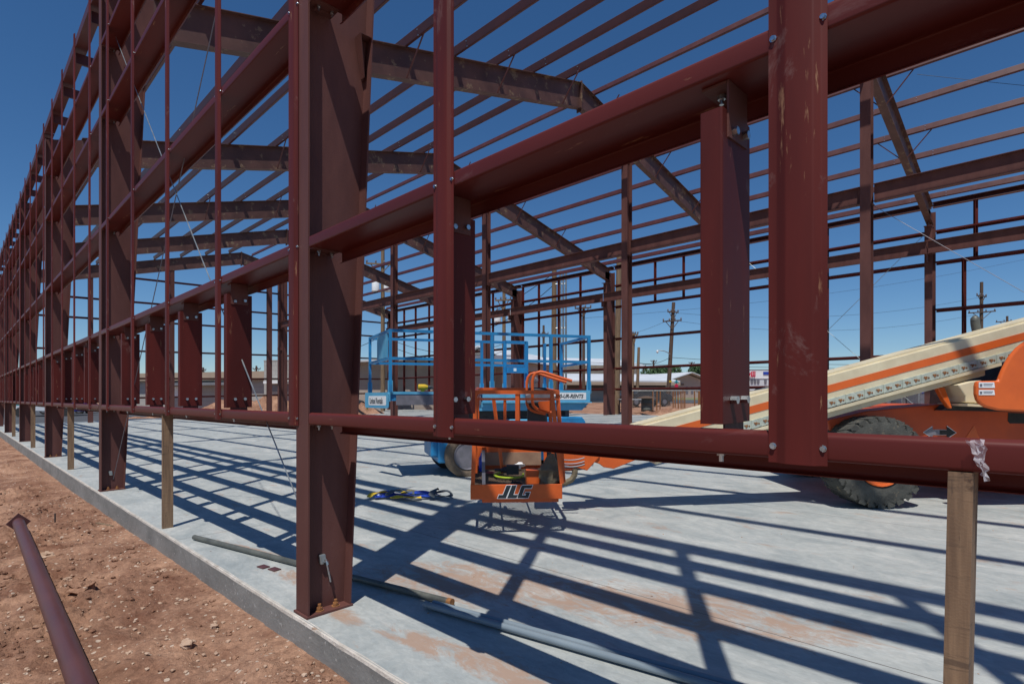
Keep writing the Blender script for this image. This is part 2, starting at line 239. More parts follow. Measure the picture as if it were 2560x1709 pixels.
# ------------------------------------------------------------------ mesh helpers
def sh(v): return Vector((v[0], v[1], v[2]+G*v[1]))      # a building-frame point on the rising slab
def at(u, w, d):
    """world point seen at photograph pixel (u, w) at depth d metres"""
    l = (u-CX)*d/FPX
    return Vector((CAM.x-CA*d+SA*l, CAM.y+SA*d+CA*l, CAM.z+(HY-w)*d/FPX))
def gz(p, off=-0.17): return G*p[1]+off
class MB:
    def __init__(s, shear=False): s.v = []; s.f = []; s.shear = shear; s.sm = False
    def add(s, vs, fs):
        o = len(s.v); s.v += [sh(v) if s.shear else Vector(v) for v in vs]; s.f += [tuple(i+o for i in f) for f in fs]; return s
    def box(s, x0, x1, y0, y1, z0, z1):
        return s.add([(x0, y0, z0), (x1, y0, z0), (x1, y1, z0), (x0, y1, z0), (x0, y0, z1), (x1, y0, z1), (x1, y1, z1), (x0, y1, z1)],
                     [(0, 3, 2, 1), (4, 5, 6, 7), (0, 1, 5, 4), (1, 2, 6, 5), (2, 3, 7, 6), (3, 0, 4, 7)])
    def obox(s, o, a, b, c):
        o, a, b, c = map(Vector, (o, a, b, c))
        return s.add([o, o+a, o+a+b, o+b, o+c, o+a+c, o+a+b+c, o+b+c],
                     [(0, 3, 2, 1), (4, 5, 6, 7), (0, 1, 5, 4), (1, 2, 6, 5), (2, 3, 7, 6), (3, 0, 4, 7)])
    def cbox(s, c, a, b, d):
        a, b, d = Vector(a), Vector(b), Vector(d); return s.obox(Vector(c)-a/2-b/2-d/2, a, b, d)
    def prism(s, poly, n):
        poly = [Vector(p) for p in poly]; n = Vector(n); k = len(poly)
        return s.add(poly+[p+n for p in poly], [tuple(range(k))[::-1], tuple(range(k, 2*k))]+[(i, (i+1) % k, (i+1) % k+k, i+k) for i in range(k)])
    def sweep(s, p, q, prof, side, up):
        p, q, side, up = map(Vector, (p, q, side, up)); k = len(prof)
        a = [p+side*x+up*y for x, y in prof]; b = [q+side*x+up*y for x, y in prof]
        return s.add(a+b, [(i, (i+1) % k, (i+1) % k+k, i+k) for i in range(k)]+caps(prof, k))
    def tube(s, pts, r, seg=8, closed=False, sq=False):
        pts = [Vector(p) for p in pts]; n = len(pts); rings = []
        up0 = None
        for i, p in enumerate(pts):
            if closed: t = (pts[(i+1) % n]-pts[i-1]).normalized()
            else: t = (pts[min(i+1, n-1)]-pts[max(i-1, 0)]).normalized()
            if up0 is None:
                up0 = Vector((0, 0, 1)) if abs(t.z) < 0.9 else Vector((1, 0, 0))
            a = t.cross(up0).normalized(); b = a.cross(t).normalized(); up0 = b
            rr = r[i] if isinstance(r, (list, tuple)) else r
            off = math.pi/4 if sq else 0
            rings.append([p+a*math.cos(off+j*2*math.pi/seg)*rr+b*math.sin(off+j*2*math.pi/seg)*rr for j in range(seg)])
        vs = [v for rg in rings for v in rg]; fs = []
        m = n if closed else n-1
        for i in range(m):
            for j in range(seg):
                a0 = i*seg+j; a1 = i*seg+(j+1) % seg; b0 = ((i+1) % n)*seg+j; b1 = ((i+1) % n)*seg+(j+1) % seg
                fs.append((a0, a1, b1, b0))
        if not closed: fs += [tuple(range(seg))[::-1], tuple(range((n-1)*seg, n*seg))]
        if not sq: s.sm = True
        return s.add(vs, fs)
    def lathe(s, o, axis, prof, seg=24):
        o = Vector(o); ax = Vector(axis).normalized(); t = Vector((0, 0, 1)) if abs(ax.z) < .9 else Vector((1, 0, 0))
        a = ax.cross(t).normalized(); b = ax.cross(a).normalized(); vs = []; fs = []; k = len(prof)
        for j in range(seg):
            th = 2*math.pi*j/seg; d = a*math.cos(th)+b*math.sin(th)
            vs += [o+ax*h+d*r for r, h in prof]
        for j in range(seg):
            for i in range(k-1):
                fs.append((j*k+i, j*k+i+1, ((j+1) % seg)*k+i+1, ((j+1) % seg)*k+i))
        fs.append(tuple(j*k for j in range(seg))); fs.append(tuple(j*k+k-1 for j in range(seg))[::-1])
        s.sm = True
        return s.add(vs, fs)
    def build(s, name, m, parent=None, origin=None, bevel=0.0):
        me = bpy.data.meshes.new(name)
        o = bpy.data.objects.new(name, me); COL.objects.link(o)
        if parent is not None:
            org = Vector(parent['_o']); o.parent = parent
        else:
            org = Vector(origin) if origin is not None else Vector((sum(v.x for v in s.v)/len(s.v), sum(v.y for v in s.v)/len(s.v), min(v.z for v in s.v)))
            o.location = org
        o['_o'] = tuple(org)
        me.from_pydata([v-org for v in s.v], [], s.f)
        bm = bmesh.new(); bm.from_mesh(me); bmesh.ops.recalc_face_normals(bm, faces=bm.faces); bm.to_mesh(me); bm.free()
        if isinstance(m, str): m = M[m]
        me.materials.append(m)
        if s.sm:
            for p in me.polygons: p.use_smooth = True
            try: me.set_sharp_from_angle(angle=math.radians(38))
            except Exception: pass
        if bevel:
            bv = o.modifiers.new('bevel', 'BEVEL'); bv.width = bevel; bv.segments = 2; bv.limit_method = 'ANGLE'
        return o
def caps(prof, k):
    # thin-wall outlines are ordered there-and-back: cap them as a strip of quads
    h = k//2
    fs = []
    for i in range(h-1):
        fs.append((i, i+1, k-2-i, k-1-i)); fs.append((i+k, k-1-i+k, k-2-i+k, i+1+k))
    return fs
def roundp(pts, r, n=3):
    out = [Vector(pts[0]).to_2d()]
    P = [Vector((p[0], p[1])) for p in pts]
    for i in range(1, len(P)-1):
        a = (P[i-1]-P[i]); b = (P[i+1]-P[i]); la, lb = a.length, b.length; rr = min(r, la*.45, lb*.45)
        p0 = P[i]+a.normalized()*rr; p1 = P[i]+b.normalized()*rr
        for k in range(n+1):
            t = k/n; out.append((1-t)**2*p0+2*t*(1-t)*P[i]+t*t*p1)
    out.append(P[-1]); out[0] = P[0]
    return out
def thin(pts, t, r=0.006, n=3):
    P = roundp(pts, r, n) if len(pts) > 2 else [Vector(p) for p in pts]
    L = []; R = []
    for i, p in enumerate(P):
        d0 = (P[i]-P[i-1]).normalized() if i else (P[1]-P[0]).normalized()
        d1 = (P[i+1]-P[i]).normalized() if i < len(P)-1 else d0
        nn = Vector((-(d0.y+d1.y), d0.x+d1.x)); nn = nn.normalized()/max(.5, math.sqrt(max(0.01, (1+d0.dot(d1))/2)))
        L.append(p+nn*t/2); R.append(p-nn*t/2)
    return [tuple(v) for v in L]+[tuple(v) for v in R[::-1]]
def tag(o, label=None, cat=None, group=None, kind=None):
    if label: o['label'] = label
    if cat: o['category'] = cat
    if group: o['group'] = group
    if kind: o['kind'] = kind
    return o
def empty(name, loc, label, cat, group=None):
    o = bpy.data.objects.new(name, None); COL.objects.link(o); o.location = loc; o['_o'] = tuple(loc)
    o.empty_display_size = 0.2
    return tag(o, label, cat, group)
def bolt(mb, p, axis, r=0.011, l=0.012, shank=0.0):
    mb.lathe(p, axis, [(r, 0), (r, l)], 6); mb.sm = False
    if shank: mb.lathe(Vector(p)+Vector(axis).normalized()*l, axis, [(r*.55, 0), (r*.55, shank)], 8); mb.sm = False

# ------------------------------------------------------------------ ground and slab
def big_ground():
    xs = [-2500, -900, -300, -120, -60, -36, -34, 14, 40, 120, 400, 1200]; ys = [-1200, -300, -80, -20, -8, -0.2, 22, 40, 80, 200, 600, 2500]
    mb = MB(); vs = []; fs = []
    for y in ys:
        for x in xs: vs.append((x, y, G*y-0.26-(0.12 if y < -8.5 else 0)))
    nx = len(xs)
    for j in range(len(ys)-1):
        for i in range(nx-1):
            fs.append((j*nx+i, j*nx+i+1, (j+1)*nx+i+1, (j+1)*nx+i))
    mb.add(vs, fs); tag(mb.build('ground', 'dirt', origin=(0, 0, 0)), kind='structure')
big_ground()
def dirt_h(x, y):
    # surface of the disturbed red soil beside the slab
    base = -0.16-0.011*max(0, -x)*(1 if x > -8 else 8/max(8, -x)) - 0.02*min(1, max(0, -y))
    p = Vector((x, y, 0))
    h = noise.fractal(p*0.55, 1.0, 2.0, 4)*0.05+noise.fractal(p*2.3+Vector((5, 1, 0)), 0.8, 2.1, 6)*0.055
    cl = noise.noise(p*0.9+Vector((9, 3, 0)))
    k = max(0.15, min(1, 0.5+1.6*cl))
    h += k*abs(noise.fractal(p*5.0, 0.75, 2.1, 5))*0.075+k*abs(noise.noise(p*22))*0.016
    damp = min(1, max(0.15, -y/0.35)); return base+h*damp
def near_dirt():
    def axis(a, b, fn):
        out = [a]
        while out[-1] < b: out.append(out[-1]+fn(out[-1]))
        return out
    xs = axis(-34, 1.6, lambda x: 0.022 if x > -2.2 else (0.03 if x > -5.5 else (0.07 if x > -12 else 0.22)))
    ys = axis(-9, -0.10, lambda y: 0.022 if y > -1.6 else (0.045 if y > -3.2 else 0.12)); ys.append(-0.033)
    mb = MB(); nx = len(xs)
    vs = [(x, y, dirt_h(x, y)+G*y) for y in ys for x in xs]
    fs = [(j*nx+i, j*nx+i+1, (j+1)*nx+i+1, (j+1)*nx+i) for j in range(len(ys)-1) for i in range(nx-1)]
    mb.v = [Vector(v) for v in vs]; mb.f = fs; mb.sm = True
    o = mb.build('dirt_yard', 'dirt', origin=(0, 0, 0)); tag(o, kind='structure')
near_dirt()
mb = MB(True)
SX0, SX1, SY0, SY1 = -32.3, 12.0, -0.035, 21.0
mb.add([(SX0, SY0+.012, 0), (SX1, SY0+.012, 0), (SX1, SY1, 0), (SX0, SY1, 0)], [(0, 1, 2, 3)])
slab = mb.build('slab_floor', 'slab', origin=(0, 0, 0)); tag(slab, kind='structure')
mb = MB(True)     # formed slab edge with a worn pale arris
N = 400
vs = []; 
for i in range(N+1):
    x = SX0+(SX1-SX0)*i/N
    j1 = 0.004*noise.noise(Vector((x*3, 0, 0)))+0.003*noise.noise(Vector((x*11, 3, 0)))
    vs += [(x, SY0+.020+j1*2, 0.0015), (x, SY0+.004+j1, -0.004), (x, SY0+j1*.6, -0.018+j1), (x, SY0, -0.5)]
fs = []
for i in range(N):
    for k in range(3): fs.append((i*4+k, i*4+k+1, i*4+4+k+1, i*4+4+k))
mb.add(vs, fs); mb.add([(SX0, SY0, -.5), (SX0, SY1, -.5), (SX0, SY1, 0), (SX0, SY0, 0), (SX1, SY0, -.5), (SX1, SY1, -.5), (SX1, SY1, 0), (SX1, SY0, 0)], [(0, 1, 2, 3), (4, 5, 6, 7), (1, 5, 6, 2)])
se = mb.build('slab_edge', 'edge', origin=(0, 0, 0)); tag(se, kind='structure'); se.data.materials.append(M['arris'])
for p_ in se.data.polygons:
    if p_.index < 3*N and p_.index % 3 < 2: p_.material_index = 1
mb = MB(True); mb.box(-95, -32.6, -14, 9.5, -0.23, -0.19)
tag(mb.build('parking_lot', 'asphalt', origin=(-50, 0, 0)), kind='structure')
mb = MB(True); mb.box(-70, 60, 46, 56, -0.25, -0.21); tag(mb.build('road', 'asphalt', origin=(0, 50, 1)), kind='structure')
mb = MB(True); mb.box(-60, 50, 56.2, 66, -0.25, -0.19); tag(mb.build('lawn', 'grass', origin=(0, 60, 1)), kind='structure')
# pebbles and clods strewn over the yard
def rock_mesh(mb, c, r, seed, flat=0.65, sub=1, rough=.45):
    bm = bmesh.new(); bmesh.ops.create_icosphere(bm, subdivisions=sub, radius=1)
    rnd = Vector((seed*1.37, seed*0.71, seed*2.3))
    vs = []
    for v in bm.verts:
        k = 1+rough*noise.noise(v.co*1.6+rnd)+.25*rough*noise.noise(v.co*5+rnd)
        vs.append(Vector(c)+Vector((v.co.x*r*k*1.2, v.co.y*r*k, v.co.z*r*k*flat)))
    fs = [tuple(v.index for v in f.verts) for f in bm.faces]; bm.free(); mb.add(vs, fs)
mb = MB()
for i in range(6500):
    t = random.random()**1.6
    x = 0.9-t*9.5; y = -0.08-random.random()**1.1*(3.4+t*3)
    r = 0.0025+0.013*random.random()**4
    rock_mesh(mb, (x, y, dirt_h(x, y)+G*y+r*.25), r, i, sub=0)
tag(mb.build('gravel', 'rock', origin=(0, 0, 0)), 'small pale stones scattered over the red dirt', 'gravel', kind='stuff')
mb = MB()
for i in range(8500):
    t = random.random()**1.4
    x = 0.9-t*9.5; y = -0.08-random.random()*(3.4+t*3)
    if noise.noise(Vector((x*.9+9, y*.9+3, 0))) < random.uniform(-.45, .15): continue
    r = 0.004+0.026*random.random()**3.4
    rock_mesh(mb, (x, y, dirt_h(x, y)+G*y+r*.2), r, i+900, sub=1)
tag(mb.build('dirt_clods', 'dirt', origin=(0, 0, 0)), 'crumbled lumps of red soil lying over the yard', 'clods', kind='stuff')
mb = MB()
for i in range(130):
    x = random.uniform(-6, 3); y = random.uniform(0.1, 5); r = random.uniform(.002, .006)
    rock_mesh(mb, (x, y, G*y+r*.3), r, i, sub=0)
tag(mb.build('floor_grit', 'rock', origin=(0, 0, 0)), 'tiny crumbs of grit scattered on the concrete slab', 'grit', kind='stuff')
def onground(u, w, h=-0.17):
    r = Vector((-CA+SA*(u-CX)/FPX, SA+CA*(u-CX)/FPX, (HY-w)/FPX)); t = (h+G*CAM.y-CAM.z)/(r.z-G*r.y); return CAM+r*t
for (u, w, r, lab) in ((118, 1375, .050, 'jagged pale boulder touching the fallen maroon pipe'), (168, 1435, .030, 'rounded tan stone just right of the middle of the maroon pipe'),
                       (470, 1603, .034, 'smooth whitish stone nearest the bottom of the yard'), (535, 1556, .024, 'flat wedge shaped orange stone near the slab edge'),
                       (442, 1498, .014, 'small grey upright pebble near the slab edge'), (467, 1491, .018, 'pair sized cream stone beside the grey pebble'),
                       (200, 1470, .075, 'large crumbly brown dirt lump beside the maroon pipe'), (410, 1423, .022, 'long thin slab of stone close to the concrete edge'), (205, 1438, .026, 'dull brown stone in the middle of the yard')):
    p = onground(u, w); p.z = dirt_h(p.x, p.y)+G*p.y+r*.25
    mb = MB(); rock_mesh(mb, p, r, u*.01, sub=3, rough=.8, flat=.6)
    tag(mb.build('rock', 'dirt' if 'dirt lump' in lab or 'brown' in lab else 'rock'), lab, 'rock')

# ------------------------------------------------------------------ the steel building frame
BLD = empty('steel_building_frame', (0, 0, 0), 'maroon primed open steel frame of a gabled building on the concrete slab', 'building frame')
YC = 20.75; YR = 10.37
def ztop(y): return 6.73+0.252*min(y, 2*YR-y)
def zbot(y):
    yy = min(y, 2*YR-y); return ztop(y)-(0.56+0.009*yy)
def yin(z): return 0.257+0.043*z
Zs = 0.057
ZG = thin([(0.015, 0.064), (0.0, Zs), (0.0, 0.0), (0.203, 0.0), (0.203, -Zs), (0.188, -0.064)], 0.0028, r=0.007)
frames = [1, 0, -1, -2, -3, -4, -5]
for k in frames:
    x0 = k*S
    # wall column, tapered
    mb = MB(True)
    zt = 6.70
    mb.box(x0-.076, x0+.076, 0, .010, 0.013, zt)
    mb.prism([(x0-.004, .010, .013), (x0-.004, yin(0), .013), (x0-.004, yin(6.1), 6.1), (x0-.004, .62, 6.3), (x0-.004, .62, zbot(.62)+.55), (x0-.004, .010, zt)], (.008, 0, 0))
    mb.prism([(x0-.076, yin(0), .013), (x0-.076, yin(0)+.010, .013), (x0-.076, yin(6.1)+.010, 6.1), (x0-.076, yin(6.1), 6.1)], (.152, 0, 0))
    col = mb.build('wall_column', 'brown', BLD)
    if k in (0, -1, -2, -3, -4):
        mb = MB(True); mb.box(x0-.085, x0+.085, -.012, .275, 0.0, .013)
        mb.build('base_plate', 'brown', col)
        if k >= -2:
            for sx in (1, -1):
                for yy in (.085, .185):
                    b = MB(True); b.lathe((x0+sx*.042, yy, .013), (0, 0, 1), [(.024, 0), (.024, .004)], 12); b.lathe((x0+sx*.042, yy, .017), (0, 0, 1), [(.017, 0), (.017, .018)], 6)
                    b.lathe((x0+sx*.042, yy, .035), (0, 0, 1), [(.010, 0), (.010, .018)], 8); b.sm = False
                    b.build('anchor_bolt', 'rustbolt', col)
    # girt clips
    for zg in (1.096, 2.09, 3.49, 4.98, 5.94):
        mb = MB(True)
        for sx in (1, -1):
            mb.box(*sorted((x0+sx*.0045, x0+sx*.115)), .012, .17, zg-.008, zg-.0016)
            mb.prism([(x0+sx*.05, .05, zg-.008), (x0+sx*.05, .16, zg-.008), (x0+sx*.05, .05, zg-.03)], (sx*.004, 0, 0))
        mb.build('girt_clip', 'brown', col)
        if k >= -1:
            for sx in (1, -1):
                for yy in (.065, .145):
                    b = MB(True); bolt(b, (x0+sx*.075, yy, zg-.008), (0, 0, -1), .012, .012, .016); b.build('clip_bolt', 'zinc', col)
    # rafter, two halves
    for half in (0, 1):
        ya, yb = (.62, YR) if half == 0 else (YR, YC-.3)
        n = 1
        mb = MB(True)
        P = [(ya, zbot(ya)), (yb, zbot(yb)), (yb, ztop(yb)), (ya, ztop(ya))]
        mb.prism([(x0-.004, y, z) for y, z in P], (.008, 0, 0))
        for zf, s_ in ((ztop, 1), (zbot, -1)):
            mb.prism([(x0-.085, ya, zf(ya)), (x0-.085, yb, zf(yb)), (x0-.085, yb, zf(yb)+.012*s_), (x0-.085, ya, zf(ya)+.012*s_)], (.17, 0, 0))
        for ys in ((YR-.013, YR-.001) if half == 0 else (YR+.001, YR+.013),):
            mb.box(x0-.09, x0+.09, ys[0], ys[1], zbot(YR)-.10, ztop(YR)+.05)
        rf = mb.build('rafter', 'raft', BLD)
        if k >= -3:
            for yy in ([2.4, 4.87, 7.31, 9.6] if half == 0 else [11.3, 14.1, 16.5]):
                b = MB(True)
                for dx in (1, -1):
                    b.tube([(x0+dx*.05, yy, zbot(yy)+.015), (x0+dx*.62, yy, ztop(yy)+.05)], .016, 4, sq=True)
                b.build('flange_brace', 'purlin', rf)
    # far column and interior column
    mb = MB(True)
    mb.box(x0-.1, x0+.1, YC-.65, YC-.638, 0, 6.75-.6); mb.box(x0-.1, x0+.1, YC-.012, YC, 0, 6.7); mb.box(x0-.004, x0+.004, YC-.638, YC-.012, 0, 6.68)
    mb.box(x0-.1, x0+.1, YC-.8, YC-.3, 6.12, 6.135); mb.box(x0-.006, x0+.006, YC-.95, YC-.65, 5.0, 5.24); mb.box(x0-.08, x0+.08, YC-.95, YC-.65, 5.24, 5.252)
    mb.build('far_wall_column', 'brown', BLD)
    mb = MB(True); zt = zbot(12.6)-.01
    mb.box(x0-.1, x0+.1, 12.48, 12.492, 0, zt); mb.box(x0-.1, x0+.1, 12.728, 12.74, 0, zt); mb.box(x0-.004, x0+.004, 12.492, 12.728, 0, zt)
    mb.box(x0-.09, x0-.004, 12.50, 12.72, 5.12, 5.135); mb.box(x0+.004, x0+.13, 12.50, 12.72, 5.12, 5.135); mb.box(x0+.004, x0+.1, 12.6, 12.612, 4.95, 5.12)
    mb.build('interior_column', 'brown', BLD)
    if k < 1:
        # runway beams spanning to the next frame
        for (yy, z0, z1, nm) in ((12.61, 5.17, 5.55, 'interior_beam'), (19.95, 5.26, 5.64, 'far_side_beam')):
            mb = MB(True); a, b = (x0+.14, x0+S-.12) if yy < 15 else (x0+.012, x0+S-.012)
            mb.box(a, b, yy-.08, yy+.08, z0, z0+.012); mb.box(a, b, yy-.08, yy+.08, z1-.012, z1); mb.box(a, b, yy-.004, yy+.004, z0+.012, z1-.012)
            mb.build(nm, 'brown', BLD)
    # front wall girts of the bay to the right of this column
    if k < 1:
        for nm, zw in (('sill_girt', 1.096), ('wall_girt', 2.09), ('wall_girt', 3.49), ('wall_girt', 4.98), ('wall_girt', 5.94)):
            mb = MB(True); mb.sweep((x0+.088, 0.0, zw), (x0+S-.085, 0.0, zw), ZG, (0, 1, 0), (0, 0, 1)); mb.sm = True
            g_ = mb.build(nm, 'girt', BLD)
# eave struts
EA = thin([(0.17, 7.012), (0.185, 7.03), (0.0, 7.0), (0.0, 6.86), (0.16, 6.86), (0.155, 6.875)], 0.003)
for k in range(-5, 1):
    mb = MB(True); mb.sweep((k*S+.02, 0, 0), (k*S+S-.02, 0, 0), EA, (0, 1, 0), (0, 0, 1)); mb.build('eave_strut', 'purlin', BLD)
    mb = MB(True); mb.sweep((k*S+.02, YC+.1, 0), (k*S+S-.02, YC+.1, 0), [(-a, b-.02) for a, b in EA], (0, 1, 0), (0, 0, 1)); mb.build('eave_strut', 'purlin', BLD)
# purlins
th = math.atan(0.252)
PZ = thin([(-0.055, 0.012), (-0.05, 0.0), (0.0, 0.0), (0.0, 0.2), (0.05, 0.2), (0.055, 0.188)], 0.0028)
pys = [1.22, 2.44, 3.66, 4.87, 6.09, 7.31, 8.53, 9.75] + [10.95, 11.7, 12.9, 14.1, 15.3, 16.5, 17.7, 18.9, 20.0]
for i, y in enumerate(pys):
    z = ztop(y)+.013; near = y < YR
    side = Vector((0, math.cos(th), math.sin(th) if near else -math.sin(th))); up = Vector((0, -math.sin(th) if near else math.sin(th), math.cos(th)))
    mb = MB(True); mb.sweep((-5*S-.12, y, z), (S+.12, y, z), PZ, side, up)
    po = mb.build('purlin', 'purlin', BLD)
    b = MB(True)
    for k in (0, -1, -2, -3):
        for dx in (-.45, .45):
            for zz in (.05, .15):
                bolt(b, Vector((k*S+dx, y, z))+up*zz-side*.002, -side, .010, .008)
    b.build('lap_bolts', 'zinc', po)
# studs
SP = [(0, 0), (.020, 0), (.044, .014), (.070, .0145), (.104, .0145), (.118, .002), (.131, 0)]
def stud(xl, z0, z1, parent, scr=True, yoff=-0.0035):
    prof = thin([(a, -b) for a, b in SP], 0.0024, r=.003, n=2)
    mb = MB(True); mb.sweep((xl, yoff, z0), (xl, yoff, z1), prof, (1, 0, 0), (0, 1, 0)); mb.sm = True
    o = mb.build('stud', 'red', parent)
    if scr:
        for zz in (1.125, 2.118, 3.52, 5.01, 5.97):
            if z0 < zz < z1:
                for dx in (.011, .122):
                    b = MB(True); b.lathe((xl+dx, yoff-.001, zz-.0), (0, -1, 0), [(.0085, 0), (.0085, .002), (.006, .002), (.006, .007)], 8); b.sm = False
                    b.build('screw', 'zinc', o)
sx = [4.02, 2.590, 1.240, -.170, -1.475, -2.855, -4.24, -5.62] + [-6.90-1.385*i for i in range(17)]
for i, x in enumerate(sx): stud(x, 1.085, 7.08, BLD, scr=x > -7)
# jamb posts standing on the sill
JP = thin([(-.058, .012), (-.06, 0.0), (0.0, 0.0), (0.0, .178), (-.06, .178), (-.058, .165)], .003, r=.004)
jx = []
for k in range(-5, 1):
    for dx in ((1.285, 2.467, 3.65, 4.83) if k >= 0 else (1.31, 2.49, 3.66, 4.838)): jx.append(k*S+dx)
for i, x in enumerate(jx):
    mb = MB(True); mb.sweep((x, .008, 1.172), (x, .008, 2.008), JP, (1, 0, 0), (0, 1, 0))
    j = mb.build('jamb_post', 'red', BLD)
    mb = MB(True)
    mb.box(x-.070, x-.0, .035, .155, 2.0795, 2.0865); mb.box(x+.0015, x+.0065, .035, .155, 1.935, 2.0865)
    mb.box(x+.0015, x+.0065, .035, .165, 1.10, 1.165) if False else None
    mb.build('clip_angle', 'brown', j)
    mb = MB(True); mb.box(x-.075, x-.008, .035, .155, 1.0995, 1.105); mb.box(x-.0095, x-.004, .035, .155, 1.105, 1.27); mb.build('clip_angle', 'brown', j)
    if x > -13:
        for (yy, zz) in ((.062, 1.955), (.132, 1.965), (.062, 1.235), (.132, 1.235)):
            b = MB(True); bolt(b, (x+(.0065 if zz > 1.5 else .002), yy, zz), (1, 0, 0), .0115, .018 if zz < 1.5 else .014); b.build('bolt', 'zinc', j)
        b = MB(True); bolt(b, (x-.038, .09, 2.0795), (0, 0, -1), .0115, .012, .014); b.build('bolt', 'zinc', j)
        for yy in (.07,): b = MB(True); bolt(b, (x-.03, yy, 1.0946), (0, 0, -1), .0115, .012, .016); b.build('bolt', 'zinc', j)
# short joists from the eave strut to the first purlin
for x in sx[3:]:
    mb = MB(True); mb.box(x+.03, x+.034, .02, .42, 6.66, 6.82); mb.box(x-.01, x+.034, .02, .42, 6.655, 6.66); mb.build('eave_joist', 'purlin', BLD)
# far wall: girts and studs
CG = thin([(0.0, 0.06), (0.0, 0.0), (-.1, 0.0), (-.1, -.03)], .004)
def farbar(x0, x1, z, h=.062, y=YC+.03, m='girt'):
    mb = MB(True); mb.box(x0, x1, y, y+.004, z-h, z); mb.box(x0, x1, y-.12, y, z-.004, z); mb.box(x0, x1, y-.125, y-.121, z, z+h*.8); mb.build('far_wall_girt', m, BLD)
for k in range(-5, 1):
    for z in ((6.05, 5.06, 3.56, 2.17, 1.20) if k != -1 else (6.05, 5.06, 1.20, 2.17)):
        farbar(k*S+.11, k*S+S-.11, z)
for x, z0, z1 in ((.80, 1.2, 5.06), (1.08, 5.06, 6.85), (2.3, 1.2, 5.06), (-1.74, 1.2, 6.85), (-3.04, 1.2, 6.85), (-8.6, 5.06, 6.85), (-9.97, 5.06, 6.85), (-14.15, 1.2, 6.85), (-15.56, 1.2, 6.85), (-16.93, 1.2, 6.85), (-18.1, 1.2, 6.85),
                  (-20.5, 1.2, 6.85), (-23.0, 5.06, 6.85), (-26.6, 1.2, 6.85), (-28.1, 1.2, 6.85), (-29.45, 1.2, 6.85)):
    mb = MB(True); mb.box(x-.06, x+.06, YC+.036, YC+.042, z0, z1); mb.box(x-.004, x+.004, YC-.09, YC+.036, z0, z1); mb.build('far_wall_stud', 'red', BLD)
# end wall
XE = -5*S
for y0, w in ((6.88, .1), (11.95, .14), (12.85, .16), (3.4, .1), (16.2, .12)):
    mb = MB(True); zt = min(zbot(y0), 9.0)
    mb.box(XE-.07, XE-.062, y0-w, y0+w, 0, zt); mb.box(XE+.062, XE+.07, y0-w, y0+w, 0, zt); mb.box(XE-.062, XE+.062, y0-.004, y0+.004, 0, zt)
    mb.build('end_wall_column', 'brown', BLD)
for z in (1.20, 2.18, 3.58, 5.1, 6.06, 7.27):
    mb = MB(True); y0, y1 = (.3, YC-.3)
    if z > 6.4: y0 = 4.9; y1 = YC-4.9
    mb.box(XE-.12, XE-.116, y0, y1, z-.09, z); mb.box(XE-.116, XE-.02, y0, y1, z-.005, z); mb.build('end_wall_girt', 'girt', BLD)
mb = MB(True); mb.box(XE-.05, XE+.05, 12.45, 12.7, 3.85, 4.02); mb.build('bracket', 'brown', BLD)
# cross-bracing rods
def rod(p, q, r, nm='brace_rod', m='rod'):
    mb = MB(True); n = 8; P = Vector(p); Q = Vector(q)
    mb.tube([P.lerp(Q, i/n)+Vector((0, 0, -.03*math.sin(math.pi*i/n))) for i in range(n+1)], r, 6)
    return mb.build(nm, m, BLD)
rod((.02, .118, .27), (-5.98, .10, 6.25), .0048, m='galv'); rod((-5.99, .13, .16), (-.1, .13, 6.3), .0045, m='grey')
mb = MB(True); mb.obox((.0045, .10, .27), (.022, 0, 0), (0, .040, 0), (0, -.008, .058)); mb.build('brace_washer', 'galv', BLD, bevel=.006)
mb = MB(True); mb.tube([(.03, .128, .30), (.045, .150, .165)], .0065, 8); mb.lathe((.032, .130, .285), (.015, .022, -.135), [(.013, 0), (.013, .02)], 6); mb.build('brace_rod_end', 'zinc', BLD)
mb = MB(True); mb.obox((-S+.0045, .10, .20), (.022, 0, 0), (0, .040, 0), (0, -.008, .058)); mb.build('brace_washer', 'galv', BLD, bevel=.006)
rod((.12, 12.6, 5.1), (5.9, 12.6, -.1), .0055, m='grey'); rod((.9, 12.6, 7.6), (5.9, 12.6, 5.0), .004, m='wire')
rod((-5.9, YC-.1, .3), (-.2, YC-.1, 6.0), .008, m='galv'); rod((-.2, YC-.1, .3), (-5.9, YC-.1, 6.2), .008, m='galv')
# knee bracket on the inner flange of the nearest column
mb = MB(True)
mb.prism([(.01, .33, 3.44), (.082, .33, 3.44), (.082, .405, 3.44), (.01, .405, 3.44)], (0, 0, .004)); mb.prism([(.012, .328, 3.44), (.012, .40, 3.44), (.012, .39, 3.20), (.012, .375, 3.19)], (.004, 0, 0)); mb.prism([(.012, .326, 3.44), (.084, .326, 3.44), (.05, .37, 3.20), (.012, .37, 3.20)], (0, .004, 0))
mb.build('knee_bracket', 'brown', BLD)
